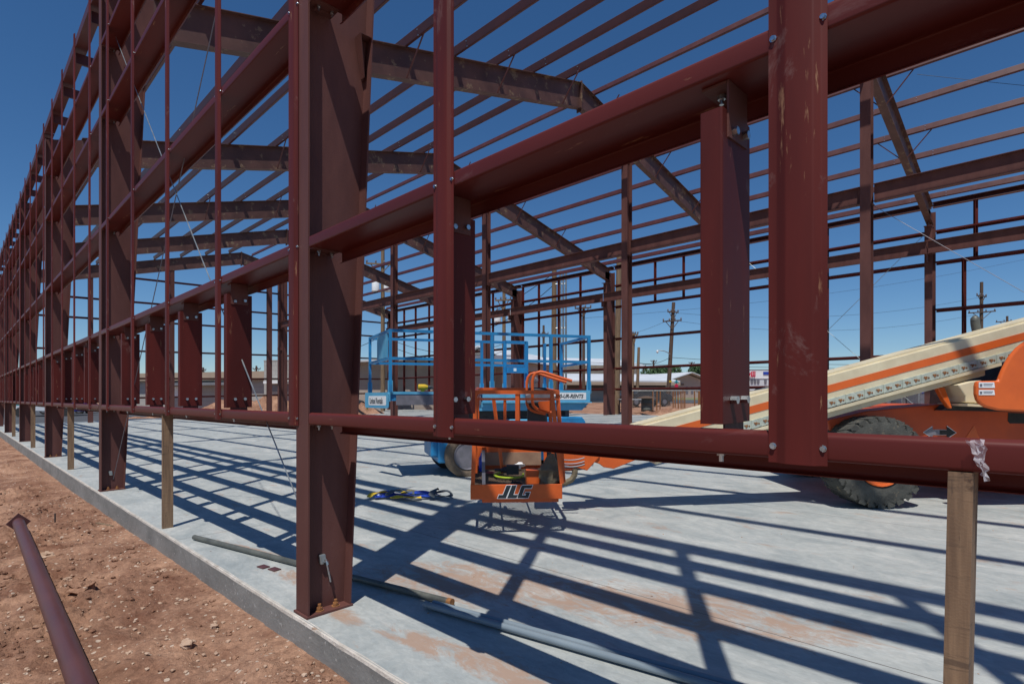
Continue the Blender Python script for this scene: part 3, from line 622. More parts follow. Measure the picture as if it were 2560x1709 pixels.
# plastic film caught on the sill
p0 = Vector((2.98, -0.008, 1.13))
mb = MB(True)
rs = random.Random(3); rows = []
for i in range(13):
    t = i/12; wv = .021*(1-t)**1.3+.006; row = []
    for j in range(7):
        a = (j/6-.5)*2
        row.append((2.985+.016*t+a*wv*.5+rs.uniform(-.004, .004), -.010+rs.uniform(-.010, .004)-.006*(1-t), 1.160-.078*t+rs.uniform(-.003, .003)))
    rows.append(row)
vs = [v for r_ in rows for v in r_]; fs = [(i*7+j, i*7+j+1, i*7+7+j+1, i*7+7+j) for i in range(12) for j in range(6)]
fm = bpy.data.materials.new('plastic_film'); fm.use_nodes = True; fb = fm.node_tree.nodes['Principled BSDF']
fb.inputs['Base Color'].default_value = (.8, .8, .85, 1); fb.inputs['Roughness'].default_value = .12; fb.inputs['Alpha'].default_value = .38
mb.add(vs, fs); tag(mb.build('plastic_film', fm), 'crumpled clear plastic film stuck over the sill girt above the right timber prop', 'plastic film')

# ------------------------------------------------------------------ timber props
PG = 'timber props under the sill girt'
def prop(x, yb, lab, lean=0.0, w=.038):
    mb = MB(True); mb.prism([(x+lean, yb, 0), (x+w+lean, yb, 0), (x+w, yb, 1.093), (x, yb, 1.093)], (0, .089, 0))
    tag(mb.build('timber_prop', 'wood'), lab, 'timber prop', PG)
prop(2.94, .0, 'weathered timber prop nearest the camera, at the right edge under the sill girt', -.02, .040)
prop(-3.04, .008, 'tall tan timber prop between the two nearest wall columns')
prop(-9.28, .03, 'timber prop between the second and third wall columns')
prop(-15.4, .02, 'timber prop between the third and fourth wall columns')
prop(-21.4, .02, 'small distant timber prop near the far left column')
prop(-24.6, .02, 'most distant timber prop at the left edge of the picture')
# ------------------------------------------------------------------ loose things on the slab
def pipe(pts, r, m, lab, cat, nm, grp=None, hollow=True, ring=None):
    mb = MB(True); P = [Vector(p) for p in pts]; n = 10
    pp = [P[0].lerp(P[1], i/n) for i in range(n+1)]
    d = (P[0]-P[1]).normalized()
    mb.tube(pp, r, 14)
    o = mb.build(nm, m)
    tag(o, lab, cat, grp)
    e = MB(True); e.tube([P[0]+d*.0005, P[0]+d*.001], r*.78, 14); e.build('bore', 'black', o)
    if ring:
        e = MB(True); e.tube([P[0]+d*.002, P[0]-d*.03], r*1.12, 14); e.build('coupling', ring, o)
    return o
pipe([(.535, .665, .024), (-2.33, .092, .024)], .021, 'steelpipe', 'grey galvanised pipe passing behind the base of the nearest column', 'steel pipe', 'steel_pipe', ring='rustbolt')
cg = 'grey plastic conduits bundled on the slab'
pipe([(.45, .535, .028), (3.9, 1.14, .026)], .0185, 'pvc', 'grey plastic conduit on the near side of the pair on the slab', 'conduit', 'plastic_conduit', cg, ring='pvc')
pipe([(.47, .578, .028), (3.9, 1.20, .026)], .0185, 'pvc', 'grey plastic conduit on the far side of the pair on the slab', 'conduit', 'plastic_conduit', cg)
for (cx_, cy_, lab) in ((-1.075, .20, 'small square maroon shim plate, left one of two beside the column'), (-.955, .232, 'small square maroon shim plate, right one of two beside the column')):
    mb = MB(True); mb.cbox((cx_, cy_, .004), (.085, .012, 0), (-.008, .055, 0), (0, 0, .008)); tag(mb.build('shim_plate', 'maroon'), lab, 'shim plate', 'shim plates')
# maroon pipe column on the dirt
pa = Vector((-5.12, -.885, -.11)); pb = Vector((.10, -.985, -.10))
mb = MB(True); n = 24; mb.tube([pa.lerp(pb, i/n) for i in range(n+1)], .054, 24)
pc = mb.build('pipe_column', 'maroon'); tag(pc, 'round maroon steel pipe with square end plate lying on the red dirt', 'pipe column')
d = (pb-pa).normalized(); s_ = Vector((0, 1, 0)); u_ = Vector((0, 0, 1)); a_ = (s_+u_).normalized()*.15; b_ = (s_-u_).normalized()*.15
mb = MB(True); mb.cbox(pa-d*.006, a_, b_, d*.012); mb.build('end_plate', 'maroon', pc)
mb = MB(True); mb.lathe((-5.6, -.52, dirt_h(-5.6, -.52)-.02), (0, 0, 1), [(.008, 0), (.008, .15)], 8); tag(mb.build('rebar_stake', 'dkgrey'), 'short dark steel stake standing in the dirt beyond the maroon pipe', 'stake')
st_p = onground(258, 1303); mb = MB(); mb.obox((st_p.x-.16, st_p.y-.05, dirt_h(st_p.x, st_p.y)+G*st_p.y+.002), (.34, .09, 0), (-.01, .035, 0), (0, 0, .018)); tag(mb.build('scrap_board', 'oldwood'), 'thin grey scrap of board on the dirt near the slab edge', 'board')
# safety harness
HX = Vector((-2.42, 2.42, 0)); hd = Vector((.76, .65, 0)); hn = Vector((-.65, .76, 0))
har = empty('safety_harness', sh((-2.42, 2.42, 0)), 'blue and yellow safety harness dropped on the slab beside the orange basket', 'harness')
def strap(pts, w, m, nm):
    mb = MB(True); P = []
    for s0, t0, z0 in pts: P.append(HX+hd*s0+hn*t0+Vector((0, 0, z0)))
    Q = []
    for i in range(len(P)-1):
        for k in range(5):
            t = k/5; a = P[max(i-1, 0)]; b = P[i]; c = P[i+1]; e = P[min(i+2, len(P)-1)]
            Q.append(.5*((2*b)+(c-a)*t+(2*a-5*b+4*c-e)*t*t+(3*b-a-3*c+e)*t**3))
    Q.append(P[-1]); vs = []; fs = []
    for i, q in enumerate(Q):
        t = (Q[min(i+1, len(Q)-1)]-Q[max(i-1, 0)]).normalized(); sd = Vector((0, 0, 1)).cross(t).normalized()
        tw = math.sin(i*.5)*.5; sd = (sd*math.cos(tw)+Vector((0, 0, 1))*math.sin(tw)); nn = t.cross(sd).normalized()*.003
        for a, b in ((-1, -1), (1, -1), (1, 1), (-1, 1)): vs.append(q+sd*a*w/2+nn*b+Vector((0, 0, w*.28)))
    for i in range(len(Q)-1):
        for j in range(4): fs.append((i*4+j, i*4+(j+1) % 4, i*4+4+(j+1) % 4, i*4+4+j))
    mb.add(vs, fs); mb.build(nm, m, har)
strap([(-.42, 0, .03), (-.3, .10, .05), (-.12, .02, .03), (.1, .06, .05), (.28, .03, .04), (.36, .0, .03)], .06, 'webblue', 'blue_strap')
strap([(-.40, -.07, .02), (-.2, .0, .03), (.02, -.05, .03), (.24, -.04, .03), (.30, -.02, .05)], .06, 'webblue', 'blue_strap')
strap([(-.47, -.09, .02), (-.43, -.04, .05), (-.32, .03, .06), (-.22, .04, .05)], .06, 'yellow', 'yellow_strap')
strap([(-.20, -.08, .02), (-.08, -.11, .03), (.06, -.12, .02), (.16, -.09, .02)], .055, 'yellow', 'yellow_strap')
strap([(-.14, .12, .03), (-.02, .15, .05), (.08, .13, .04)], .05, 'yellow', 'yellow_strap')
strap([(-.26, -.08, .04), (-.2, .0, .08), (-.14, .10, .07), (0, .08, .05), (.03, .0, .04)], .05, 'webgrey', 'grey_strap')
strap([(.28, .1, .04), (.42, .12, .06), (.50, .0, .03), (.40, -.08, .03), (.30, -.06, .04)], .04, 'webgrey', 'leg_loop')
strap([(.29, .12, .06), (.29, .0, .08), (.29, -.14, .03)], .08, 'webgrey', 'back_pad')
mb = MB(True); c = HX+hd*(-.36)+hn*(-.05); mb.tube([c+Vector((.03*math.cos(t), .03*math.sin(t), .06)) for t in [i*math.pi/5 for i in range(10)]], .005, 6, closed=True); mb.build('buckle', 'zinc', har)

# ------------------------------------------------------------------ blue scissor lift
class LF:
    """local frame: s along, t across (away from camera), h above the slab there"""
    def __init__(s, lat, dep, al, ad, base=None):
        s.o = at(CX+lat*FPX/dep, HY, dep); s.o.z = G*s.o.y if base is None else base
        s.a = Vector((SA*al-CA*ad, CA*al+SA*ad, 0)).normalized(); s.b = Vector((-s.a.y, s.a.x, 0)); s.c = Vector((0, 0, 1))
    def p(s, x, y, z): return s.o+s.a*x+s.b*y+s.c*z
    def box(s, mb, x0, x1, y0, y1, z0, z1): return mb.obox(s.p(x0, y0, z0), s.a*(x1-x0), s.b*(y1-y0), s.c*(z1-z0))
    def poly(s, mb, pts, y0, y1): return mb.prism([s.p(x, y0, z) for x, z in pts], s.b*(y1-y0))
def wheel(fr, root, x, y, r, w, name='wheel', tyre='tyre', rim='white', lugs=0):
    # y = near face, axis along b
    c = fr.p(x, y, r); ax = fr.b
    mb = MB(); R = r; K = .52 if lugs else .61
    mb.lathe(c, ax, [(R*(K-.01), .012*w/.2), (R*(K+.03), -.0), (R*.80, -.012), (R*.93, .004), (R*.985, .05*w/.3), (R*.985, w-.05*w/.3), (R*.93, w-.004), (R*.8, w+.012), (R*.6, w)], 48)
    if lugs:
        for i in range(lugs):
            for sd in (0, 1):
                th = 2*math.pi*(i+.5*sd)/lugs; d = fr.a*math.cos(th)+Vector((0, 0, 1))*math.sin(th); t = fr.a*-math.sin(th)+Vector((0, 0, 1))*math.cos(th)
                y0, y1 = (0.0, w*.52) if sd == 0 else (w*.48, w)
                mb.sm = True
                q = c+d*(R*.955)+ax*y0
                sk = t*.05*(1 if sd == 0 else -1)
                mb.add([q-t*.034, q+t*.034, q+t*.030+ax*(y1-y0)+sk, q-t*.035+ax*(y1-y0)+sk, q-t*.032+d*R*.034, q+t*.032+d*R*.034, q+t*.028+ax*(y1-y0)+d*R*.034+sk, q-t*.028+ax*(y1-y0)+d*R*.034+sk],
                       [(0, 3, 2, 1), (4, 5, 6, 7), (0, 1, 5, 4), (1, 2, 6, 5), (2, 3, 7, 6), (3, 0, 4, 7)])
                q0 = c+d*(R*.83)-ax*.004
                if sd == 0: mb.add([q0-t*.03, q0+t*.03, q-t*-.040, q-t*.040, q-t*.032+d*R*.05], [(0, 1, 2, 4), (0, 4, 3), (0, 3, 2, 1)])
    o = mb.build(name, tyre, root)
    mb = MB(); mb.lathe(c, ax, [(R*(K+.005), .0), (R*(K-.01), -.012), (R*(K-.05), -.006), (R*(K-.09), .05), (R*.30, .075), (R*.26, .04), (R*.16, .035), (0.001, .035)], 32); mb.lathe(c, ax, [(R*.60, w-.01), (.001, w-.03)], 24)
    mb.build('rim', rim, o)
    b = MB()
    for i in range(8):
        th = i*math.pi/4; bolt(b, c+(fr.a*math.cos(th)+Vector((0, 0, 1))*math.sin(th))*R*.22+ax*.038, -ax, .012, .014)
    b.build('wheel_nuts', 'grey', o)
    return o
def text_mesh(txt, size, fr, x, y, z, name, m, parent, shear=0.0, bold=0.0, sx=1.0, depth=.001):
    cu = bpy.data.curves.new(name, 'FONT'); cu.body = txt; cu.size = size; cu.shear = shear; cu.offset = bold; cu.extrude = depth
    tmp = bpy.data.objects.new('tmp', cu); COL.objects.link(tmp); bpy.context.view_layer.update()
    me = bpy.data.meshes.new_from_object(tmp.evaluated_get(bpy.context.evaluated_depsgraph_get()))
    mb = MB(); mb.add([fr.p(x+v.co.x*sx, y-v.co.z, z+v.co.y) for v in me.vertices], [tuple(p.vertices) for p in me.polygons])
    bpy.data.objects.remove(tmp); bpy.data.meshes.remove(me)
    return mb.build(name, m, parent)
SF = LF(-1.74, 7.91, .961, .276)
SL = empty('scissor_lift', SF.o, 'blue scissor lift with railed platform standing on the slab behind the orange basket', 'scissor lift')
L, Wd = 3.06, 1.2
DK = 1.27
mb = MB(); SF.box(mb, 0.02, L, .0, Wd, DK-.035, DK); SF.box(mb, -.0, .02, -.02, Wd+.02, DK-.14, DK+.0); mb.build('platform_deck', 'ltblue', SL)
mb = MB(); SF.box(mb, 1.35, L+.01, -.03, -.012, DK-.155, DK+.03); SF.box(mb, 1.35, L+.01, Wd+.012, Wd+.03, DK-.155, DK+.03); SF.box(mb, L-.01, L+.01, -.012, Wd+.012, DK-.155, DK+.03)
SF.box(mb, 1.33, L+.03, -.045, -.03, DK-.165, DK-.145); kp = mb.build('kick_plate', 'ltblue', SL)
mb = MB(); SF.poly(mb, [(.9, DK-.17), (L, DK-.17), (L-.12, DK-.28), (.9, DK-.28)], 0, Wd); mb.build('platform_frame', 'ltblue', SL)
mb = MB(); SF.box(mb, .10, 1.33, -.02, -.005, DK-.19, DK-.05); mb.build('side_strip', 'grey', SL)
mb = MB(); SF.box(mb, .02, 1.35, .02, Wd-.02, DK-.13, DK-.035); mb.build('extension_frame', 'blue', SL)
for i, (x, y) in enumerate(((L-.42, -.032),)):
    mb = MB(); SF.box(mb, L-.62, L-.06, -.0325, -.031, DK-.115, DK-.005); dc = mb.build('phone_decal', 'white', SL)
    text_mesh('1-800-UR-RENTS', .082, SF, L-.635, -.034, DK-.088, 'lettering', 'navy', dc, shear=.25, bold=.0022, sx=.88)
# rails
def rail(pts, w=.036, nm='guard_rail', m='blue', par=None):
    mb = MB(); mb.tube([SF.p(*p) for p in pts], w*.707, 4, sq=True); return mb.build(nm, m, par or SL)
T1, T2 = DK+.865, DK+.47
for z in (T1, T2):
    for (y, x0, x1) in ((0, 0.02, L), (Wd, -.22, 2.42)):
        rail([(x0, y, z), (x1, y, z)], .04)
    rail([(L, 0, z), (L, Wd, z)], .036); rail([(.02, 0, z), (-.22, Wd, z)], .036)
for x, y in ((.02, 0), (1.5, 0), (2.43, 0), (L, 0), (-.22, Wd), (1.62, Wd), (2.02, Wd), (2.42, Wd), (2.75, Wd), (L, Wd)):
    mb = MB(); SF.box(mb, x-.022, x+.022, y-.022, y+.022, DK, T1+(.02 if (x, y) != (2.75, Wd) else 0)); mb.build('rail_post', 'blue', SL)
    mb = MB(); SF.box(mb, x-.035, x+.035, y-.012, y+.012, DK-.02, DK+.16); mb.build('post_socket', 'ltblue', SL)
# gate frame and box on far side
mb = MB(); SF.box(mb, 2.02, 2.42, Wd-.03, Wd+.03, T1-.02, T1+.03); SF.box(mb, 2.0, 2.05, Wd-.03, Wd+.03, DK, T1+.03); SF.box(mb, 2.38, 2.43, Wd-.03, Wd+.03, DK, T1+.03); mb.build('entry_gate', 'blue', SL)
mb = MB(); SF.box(mb, 2.04, 2.40, Wd-.08, Wd-.03, T2-.13, T2-.03); mb.build('control_box', 'blue', SL)
mb = MB(); SF.box(mb, 2.16, 2.21, Wd-.085, Wd-.08, T2-.10, T2-.05); mb.build('socket_cover', 'white', SL)
# document panel on the left end, and end plate with sign
e0 = SF.p(.02, 0, 0); e1 = SF.p(-.22, Wd, 0); ed = (e1-e0)/Wd
mb = MB(); mb.obox(e0+ed*.12+Vector((0, 0, T2+.02))-ed.cross(Vector((0, 0, 1)))*0, ed*.55, ed.normalized().cross(Vector((0, 0, 1)))*-.02, Vector((0, 0, T1-T2-.05))); mb.build('document_panel', 'ltblue', SL)
mb = MB(); mb.obox(e0+ed*.22+Vector((0, 0, T2+.1))+ed.normalized().cross(Vector((0, 0, 1)))*.003, ed*.14, ed.normalized().cross(Vector((0, 0, 1)))*-.003, Vector((0, 0, .22))); mb.build('red_scuff', 'red', SL)
class EF(LF):
    def __init__(s, o, a): s.o = o.copy(); s.a = a.normalized(); s.b = Vector((-s.a.y, s.a.x, 0)); s.c = Vector((0, 0, 1))
# the sign hangs on the left end of the deck, turned toward the camera
q0 = SF.p(-.16, .02, 0); SGF = EF(SF.p(-.30, .62, 0)+Vector((0, 0, 0)), (SF.p(.0, -.03, 0)-SF.p(-.30, .62, 0)))
wS = (SF.p(.0, -.03, 0)-SF.p(-.30, .62, 0)).length
def rrect(fr, x0, x1, z0, z1, r, y0, y1):
    pts = []
    for cx_, cz_, a0 in ((x1-r, z0+r, -90), (x1-r, z1-r, 0), (x0+r, z1-r, 90), (x0+r, z0+r, 180)):
        for k in range(5): a = math.radians(a0+k*22.5); pts.append((cx_+r*math.cos(a), cz_+r*math.sin(a)))
    mb = MB(); fr.poly(mb, pts, y0, y1); return mb
sg = rrect(SGF, 0, wS, DK-.235, DK-.01, .03, -.012, .0).build('sign_plate', 'ltblue', SL)
rrect(SGF, .12, wS-.06, DK-.195, DK-.06, .02, -.014, -.0125).build('sign_panel', 'white', sg)
text_mesh('United Rentals', .12, SGF, .15, -.0155, DK-.17, 'lettering', 'navy', sg, bold=.001, sx=(wS-.27)/.78)
# scissor stack
for i in range(4):
    mb = MB(); z = .62+i*.095
    SF.box(mb, .95, 2.75, .22, .27, z, z+.07); SF.box(mb, 1.0, 2.8, .9, .95, z, z+.07); mb.build('scissor_arm', 'dkgrey', SL)
mb = MB(); SF.box(mb, .9, 2.85, .30, .34, .56, .99); mb.build('hose_cover', 'grey', SL)
# chassis
mb = MB(); SF.box(mb, .72, L-.02, .12, Wd-.12, .22, .60); mb.build('chassis', 'blue', SL, bevel=.02)
mb = MB(); SF.poly(mb, [(1.72, .60), (2.12, .60), (2.12, .86), (1.78, .86), (1.72, .78)], .0, .22); mb.build('engine_cover', 'ltblue', SL, bevel=.02)
mb = MB(); SF.poly(mb, [(2.22, .42), (3.0, .42), (3.0, .82), (2.94, .89), (2.30, .89), (2.22, .80)], -.02, .24); ec = mb.build('engine_cover', 'blue', SL, bevel=.02)
mb = MB(); SF.box(mb, 2.70, 2.86, -.024, -.0205, .62, .76); mb.build('decal', 'grey', ec); mb = MB(); SF.box(mb, 2.5, 2.62, -.0, .08, .8905, .892); mb.build('decal', 'white', ec)
mb = MB(); SF.box(mb, 2.52, 2.9, -.023, -.0205, .60, .605); SF.box(mb, 2.52, 2.525, -.023, -.0205, .44, .60); SF.box(mb, 2.64, 2.69, -.026, -.0205, .56, .60); mb.build('latch', 'dkgrey', ec)
mb = MB(); SF.box(mb, .62, 1.0, .2, Wd-.2, .30, .58); mb.build('axle_box', 'blue', SL, bevel=.03)
for x, y in ((1.13, .0), (1.06, 1.02), (2.72, .0), (2.7, 1.02)): wheel(SF, SL, x, y, .33, .21, tyre='mudtyre' if y == 0 and x < 2 else 'black', rim='grey')
# drill and rag on the deck
o = SF.p(.50, .25, DK)
dr = empty('cordless_drill', o, 'yellow and black cordless drill lying on the blue lift platform', 'drill')
mb = MB(); mb.lathe(o+Vector((0, 0, .07)), SF.a, [(.035, -.06), (.045, -.05), (.045, .04), (.035, .06), (.022, .10), (.018, .13)], 14); mb.build('motor_housing', 'yellow', dr)
mb = MB(); mb.lathe(o+Vector((0, 0, .07))+SF.a*.08, SF.a, [(.03, 0), (.026, .05), (.012, .06), (.012, .16)], 12); mb.build('chuck', 'dkgrey', dr)
mb = MB(); mb.obox(o-SF.a*.02-SF.b*.02, SF.a*.05, SF.b*.04, Vector((.0, 0, .05))); mb.build('handle', 'yellow', dr)
mb = MB(); rock_mesh(mb, SF.p(.86, .28, DK+.05), .11, 2.2, sub=3, flat=.5, rough=.9); tag(mb.build('tool_pouch', 'canvas'), 'crumpled pale tool pouch beside the yellow drill on the lift platform', 'tool pouch')

# ------------------------------------------------------------------ orange boom lift
BF = LF(0, 5.75, 1, 0)             # machine frame: a = to the right of the picture, b = away
BF.o = at(CX, HY, 5.75); BF.o.z = 0
def bx(u): return (u-CX)*5.75/FPX
def bz(w): return CAM.z+(HY-w)*5.75/FPX
BL = empty('boom_lift', onground(2300, 1230, 0), 'orange and cream telescopic boom lift with its work basket near the slab centre', 'boom lift')
XL, XR = bx(1590), bx(2680)
def bl(x): return 1.365+.262*(x-bx(2053))*1.0+0.0   # boom top height line (m) at lateral x
zt0 = bz(940); sl_ = (bz(806)-bz(940))/(bx(2560)-bx(2053)); sl0 = (bz(940)-bz(1068))/(bx(2053)-bx(1590))
def top(x): return zt0+(x-bx(2053))*(sl_ if x > bx(2053) else sl0)
def strip(d0, d1, y0, y1, m, nm, x0=XL, x1=XR, par=None, bevel=0):
    mb = MB(); BF.poly(mb, [(x0, top(x0)-d0), (x0, top(x0)-d1), (x1, top(x1)-d1), (x1, top(x1)-d0)], y0, y1); return mb.build(nm, m, par or BL, bevel=bevel)
k_ = 5.75/FPX
boom = strip(0, 62*k_, 0, .34, 'cream', 'boom', bevel=.008)
strip(24*k_, 43*k_, -.004, -.0005, 'orangeclean', 'boom_stripe', par=boom)
strip(-6*k_, 0*k_, .03, .31, 'cream', 'boom_cap', par=boom)
strip(64*k_, 68*k_, .0, .12, 'dkgrey', 'cable_rail', bx(1640), bx(2540))
# energy chain: linked plates
x = bx(1760); i = 0
mb = MB(); ho = MB()
while x < bx(2520):
    z1 = top(x)-62*k_; h = .088; dx = .098; s1 = sl_ if x > bx(2053) else sl0
    pts = []
    for k in range(5): a = math.radians(90-k*45); pts.append((x+dx-.012+.012*math.cos(a)*1.6, z1-h/2+s1*dx+h/2*math.sin(a)))
    pts += [(x, z1-h), (x, z1)]
    BF.poly(mb, pts, -.018 if i % 2 else -.012, .06)
    for cx_, cz_, r_ in ((.03, .035, .009), (.05, .042, .013), (.074, .05, .009), (.042, .055, .008)):
        ho.lathe(BF.p(x+cx_, -.0185 if i % 2 else -.0125, z1-cz_+s1*cx_), -BF.b, [(r_, 0), (r_*.9, .004)], 8)
    x += dx*.985; i += 1
nf = len(mb.f); mb.add(ho.v, ho.f); cc_ = mb.build('cable_chain', 'chain', BL); cc_.data.materials.append(M['rustbolt'])
for p_ in cc_.data.polygons:
    if p_.index >= nf: p_.material_index = 1
strip(86*k_, 108*k_, .03, .30, 'cream', 'lower_boom', bx(1640), bx(2470), bevel=.01)
strip(84*k_, 92*k_, -.02, .03, 'cream', 'chain_tray', bx(1740), bx(2500))
# boom nose and jib linkage near the basket
mb = MB(); BF.poly(mb, [(bx(1468), bz(1110)), (bx(1560), bz(1082)), (bx(1640), bz(1090)), (bx(1590), bz(1150)), (bx(1535), bz(1172)), (bx(1510), bz(1168)), (bx(1500), bz(1160)), (bx(1470), bz(1150))], .02, .36); mb.build('boom_nose', 'orange', BL, bevel=.006)
mb = MB(); BF.poly(mb, [(bx(1405), bz(1120)), (bx(1490), bz(1110)), (bx(1500), bz(1140)), (bx(1468), bz(1176)), (bx(1440), bz(1168)), (bx(1405), bz(1160))], .0, .28); mb.build('jib_bracket', 'orange', BL, bevel=.006)
for i, (w0, w1) in enumerate(((1147, 1140), (1156, 1150), (1163, 1152))):
    mb = MB(); P = [BF.p(bx(1400+t*60), -.03-.01*i, bz(w0+6*math.sin(t*2.5)-t*8)) for t in [j/8 for j in range(9)]]; mb.tube(P, .007, 6); mb.build('hydraulic_hose', 'grey', BL)
mb = MB(); mb.tube([BF.p(bx(1437), -.02, bz(1172)), BF.p(bx(1436), -.02, bz(1186)), BF.p(bx(1428), -.02, bz(1198)), BF.p(bx(1412), -.02, bz(1206)), BF.p(bx(1398), -.02, bz(1206))], .030, 8); mb.build('hose_bundle', 'canvas', BL)
mb = MB(); BF.box(mb, bx(1400), bx(1436), -.01, .1, bz(1176), bz(1172)); mb.build('foot_bracket', 'orange', BL)
# turret
mb = MB(); pts = [(2560, 857), (2547, 867), (2538, 877), (2526, 892), (2517, 908), (2509, 924), (2502, 941), (2499, 951), (2444, 952), (2441, 965), (2441, 985), (2445, 1000), (2453, 1010), (2466, 1018), (2500, 1026), (2560, 1029), (2760, 1030), (2760, 800), (2600, 830)]
BF.poly(mb, [(bx(u)*.93, CAM.z+(bz(w)-CAM.z)*.93) for u, w in pts], -.40, -.355); tc = mb.build('turret_cover', 'orangeclean', BL, bevel=.018)
for (w0, w1) in ((955, 969), (974, 987)):
    mb = MB(); tx = lambda u: bx(u)*.93
    tz = lambda w: CAM.z+(bz(w)-CAM.z)*.93
    BF.poly(mb, [(tx(2447), tz(w1)), (tx(2487), tz(w1)), (tx(2485), tz(w0)), (tx(2447), tz(w0))], -.4045, -.4005); dd = mb.build('warning_decal', 'white', tc)
    mb = MB(); BF.box(mb, tx(2449), tx(2455), -.4065, -.4050, tz(w1-3), tz(w0+4)); BF.box(mb, tx(2458), tx(2482), -.4065, -.4050, tz(w0+5), tz(w0+3.6)); BF.box(mb, tx(2458), tx(2480), -.4065, -.4050, tz(w0+8.5), tz(w0+7.3)); mb.build('decal_marks', 'grey', dd)
mb = MB(); BF.poly(mb, [(bx(u), bz(w)) for u, w in ((2560, 905), (2526, 945), (2490, 968), (2486, 1020), (2760, 1024), (2760, 880))], -.24, .9); mb.build('engine_bay', 'black', BL)
mb = MB(); BF.poly(mb, [(bx(u), bz(w)) for u, w in ((2385, 962), (2420, 953), (2445, 950), (2450, 1008), (2405, 1006), (2404, 990))], -.05, .25); mb.build('boom_mount', 'cream', BL, bevel=.01)
mb = MB(); BF.poly(mb, [(bx(u), bz(w)) for u, w in ((2399, 1008), (2456, 1012), (2456, 1017), (2399, 1014))], -.1, .3); mb.build('mount_plate', 'cream', BL)
mb = MB(); BF.poly(mb, [(bx(u), bz(w)) for u, w in ((2354, 968), (2374, 968), (2386, 1000), (2393, 1021), (2386, 1021), (2371, 1000))], .06, .12); mb.build('counterweight_shell', 'orangeclean', BL, bevel=.01)
mb = MB(); BF.poly(mb, [(bx(u), bz(w)) for u, w in ((2390, 1012), (2760, 1020), (2760, 1034), (2375, 1026))], .1, .9); mb.build('turntable', 'black', BL)
mb = MB(); mb.tube([BF.p(bx(u), .35, bz(w)) for u, w in ((2516, 840), (2512, 815), (2509, 800), (2508, 790))], .042, 12)
mb.lathe(BF.p(bx(2508), .35, bz(790)), Vector((0, 0, 1)), [(.042, 0), (.040, .03), (.02, .055), (.001, .06)], 12); mb.build('exhaust_pipe', 'steelpipe', BL)
# chassis
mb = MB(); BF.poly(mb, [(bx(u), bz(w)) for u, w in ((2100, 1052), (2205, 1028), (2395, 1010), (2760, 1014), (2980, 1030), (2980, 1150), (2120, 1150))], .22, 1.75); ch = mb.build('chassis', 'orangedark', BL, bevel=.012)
ky = .217
mb = MB()
ar = [(2309, 1091), (2331, 1078), (2331, 1086), (2348, 1086), (2348, 1096), (2331, 1096), (2331, 1104)]
def cs(u): return bx(u)*5.97/5.75
def cz(w): return CAM.z+(HY+8-w)*5.97/FPX
def dec(pts, y, m, nm, par):
    mb = MB(); BF.poly(mb, [(cs(u), cz(w)) for u, w in pts], y, y+.0015); return mb.build(nm, m, par)
AR = [(2309, 1088), (2331, 1074), (2331, 1082), (2366, 1082), (2366, 1073), (2389, 1089), (2366, 1103), (2366, 1094), (2331, 1094), (2331, 1101)]
cxm, czm = 2349, 1088
a0 = dec([(cxm+(u-cxm)*1.05, czm+(w-czm)*1.12) for u, w in AR], .2170, 'white', 'direction_arrow', ch)
dec([(2309, 1088), (2331, 1074), (2331, 1082), (2348, 1082), (2348, 1094), (2331, 1094), (2331, 1101)], .2145, 'grey', 'arrow_half', a0)
dec([(2348, 1082), (2366, 1082), (2366, 1073), (2389, 1089), (2366, 1103), (2366, 1094), (2348, 1094)], .2145, 'black', 'arrow_half', a0)
dec([(2435, 1070), (2451, 1112), (2407, 1112)], .2165, 'orange', 'orange_triangle', ch)
dec([(2520, 1039), (2570, 1041), (2570, 1066), (2524, 1066), (2519, 1060)], .2165, 'black', 'access_slot', ch)
gb = G*BF.p(bx(2190), .1, 0).y
BF.o.z = gb
wheel(BF, BL, bx(2190), -.09, .468, .36, tyre='tyre', rim='orangeclean', lugs=28)
g2 = G*BF.p(bx(2230), 1.9, 0).y; BF.o.z = g2; wheel(BF, BL, bx(2300), 1.95, .462, .36, tyre='tyre', rim='orangeclean', lugs=18)
wheel(BF, BL, bx(2188)+2.5, .02, .462, .36, tyre='tyre', rim='orangeclean', lugs=18); wheel(BF, BL, bx(2188)+2.5, 1.8, .462, .36, tyre='tyre', rim='orangeclean', lugs=18)
BF.o.z = 0
# basket
KF = LF(-.36, 4.85, .999, .045); KF.o.z -= .02; KW, KL = .80, 1.45
BK = BL
FZ = .47
def kt(pts, r, nm, m='orange', sq=True, par=None):
    mb = MB(); mb.tube([KF.p(*p) for p in pts], r, 4 if sq else 10, sq=sq); return mb.build(nm, m, par or BL)
mb = MB(); KF.box(mb, 0, KW, 0, .012, .345, .475); KF.box(mb, 0, .012, .012, KL, .345, .475); KF.box(mb, KW-.012, KW, .012, KL, .345, .475); KF.box(mb, .012, KW-.012, KL-.012, KL, .345, .475)
KF.box(mb, .10, KW-.03, .014, .05, .315, .350); kp = mb.build('toe_board', 'orange', BL, bevel=.004)
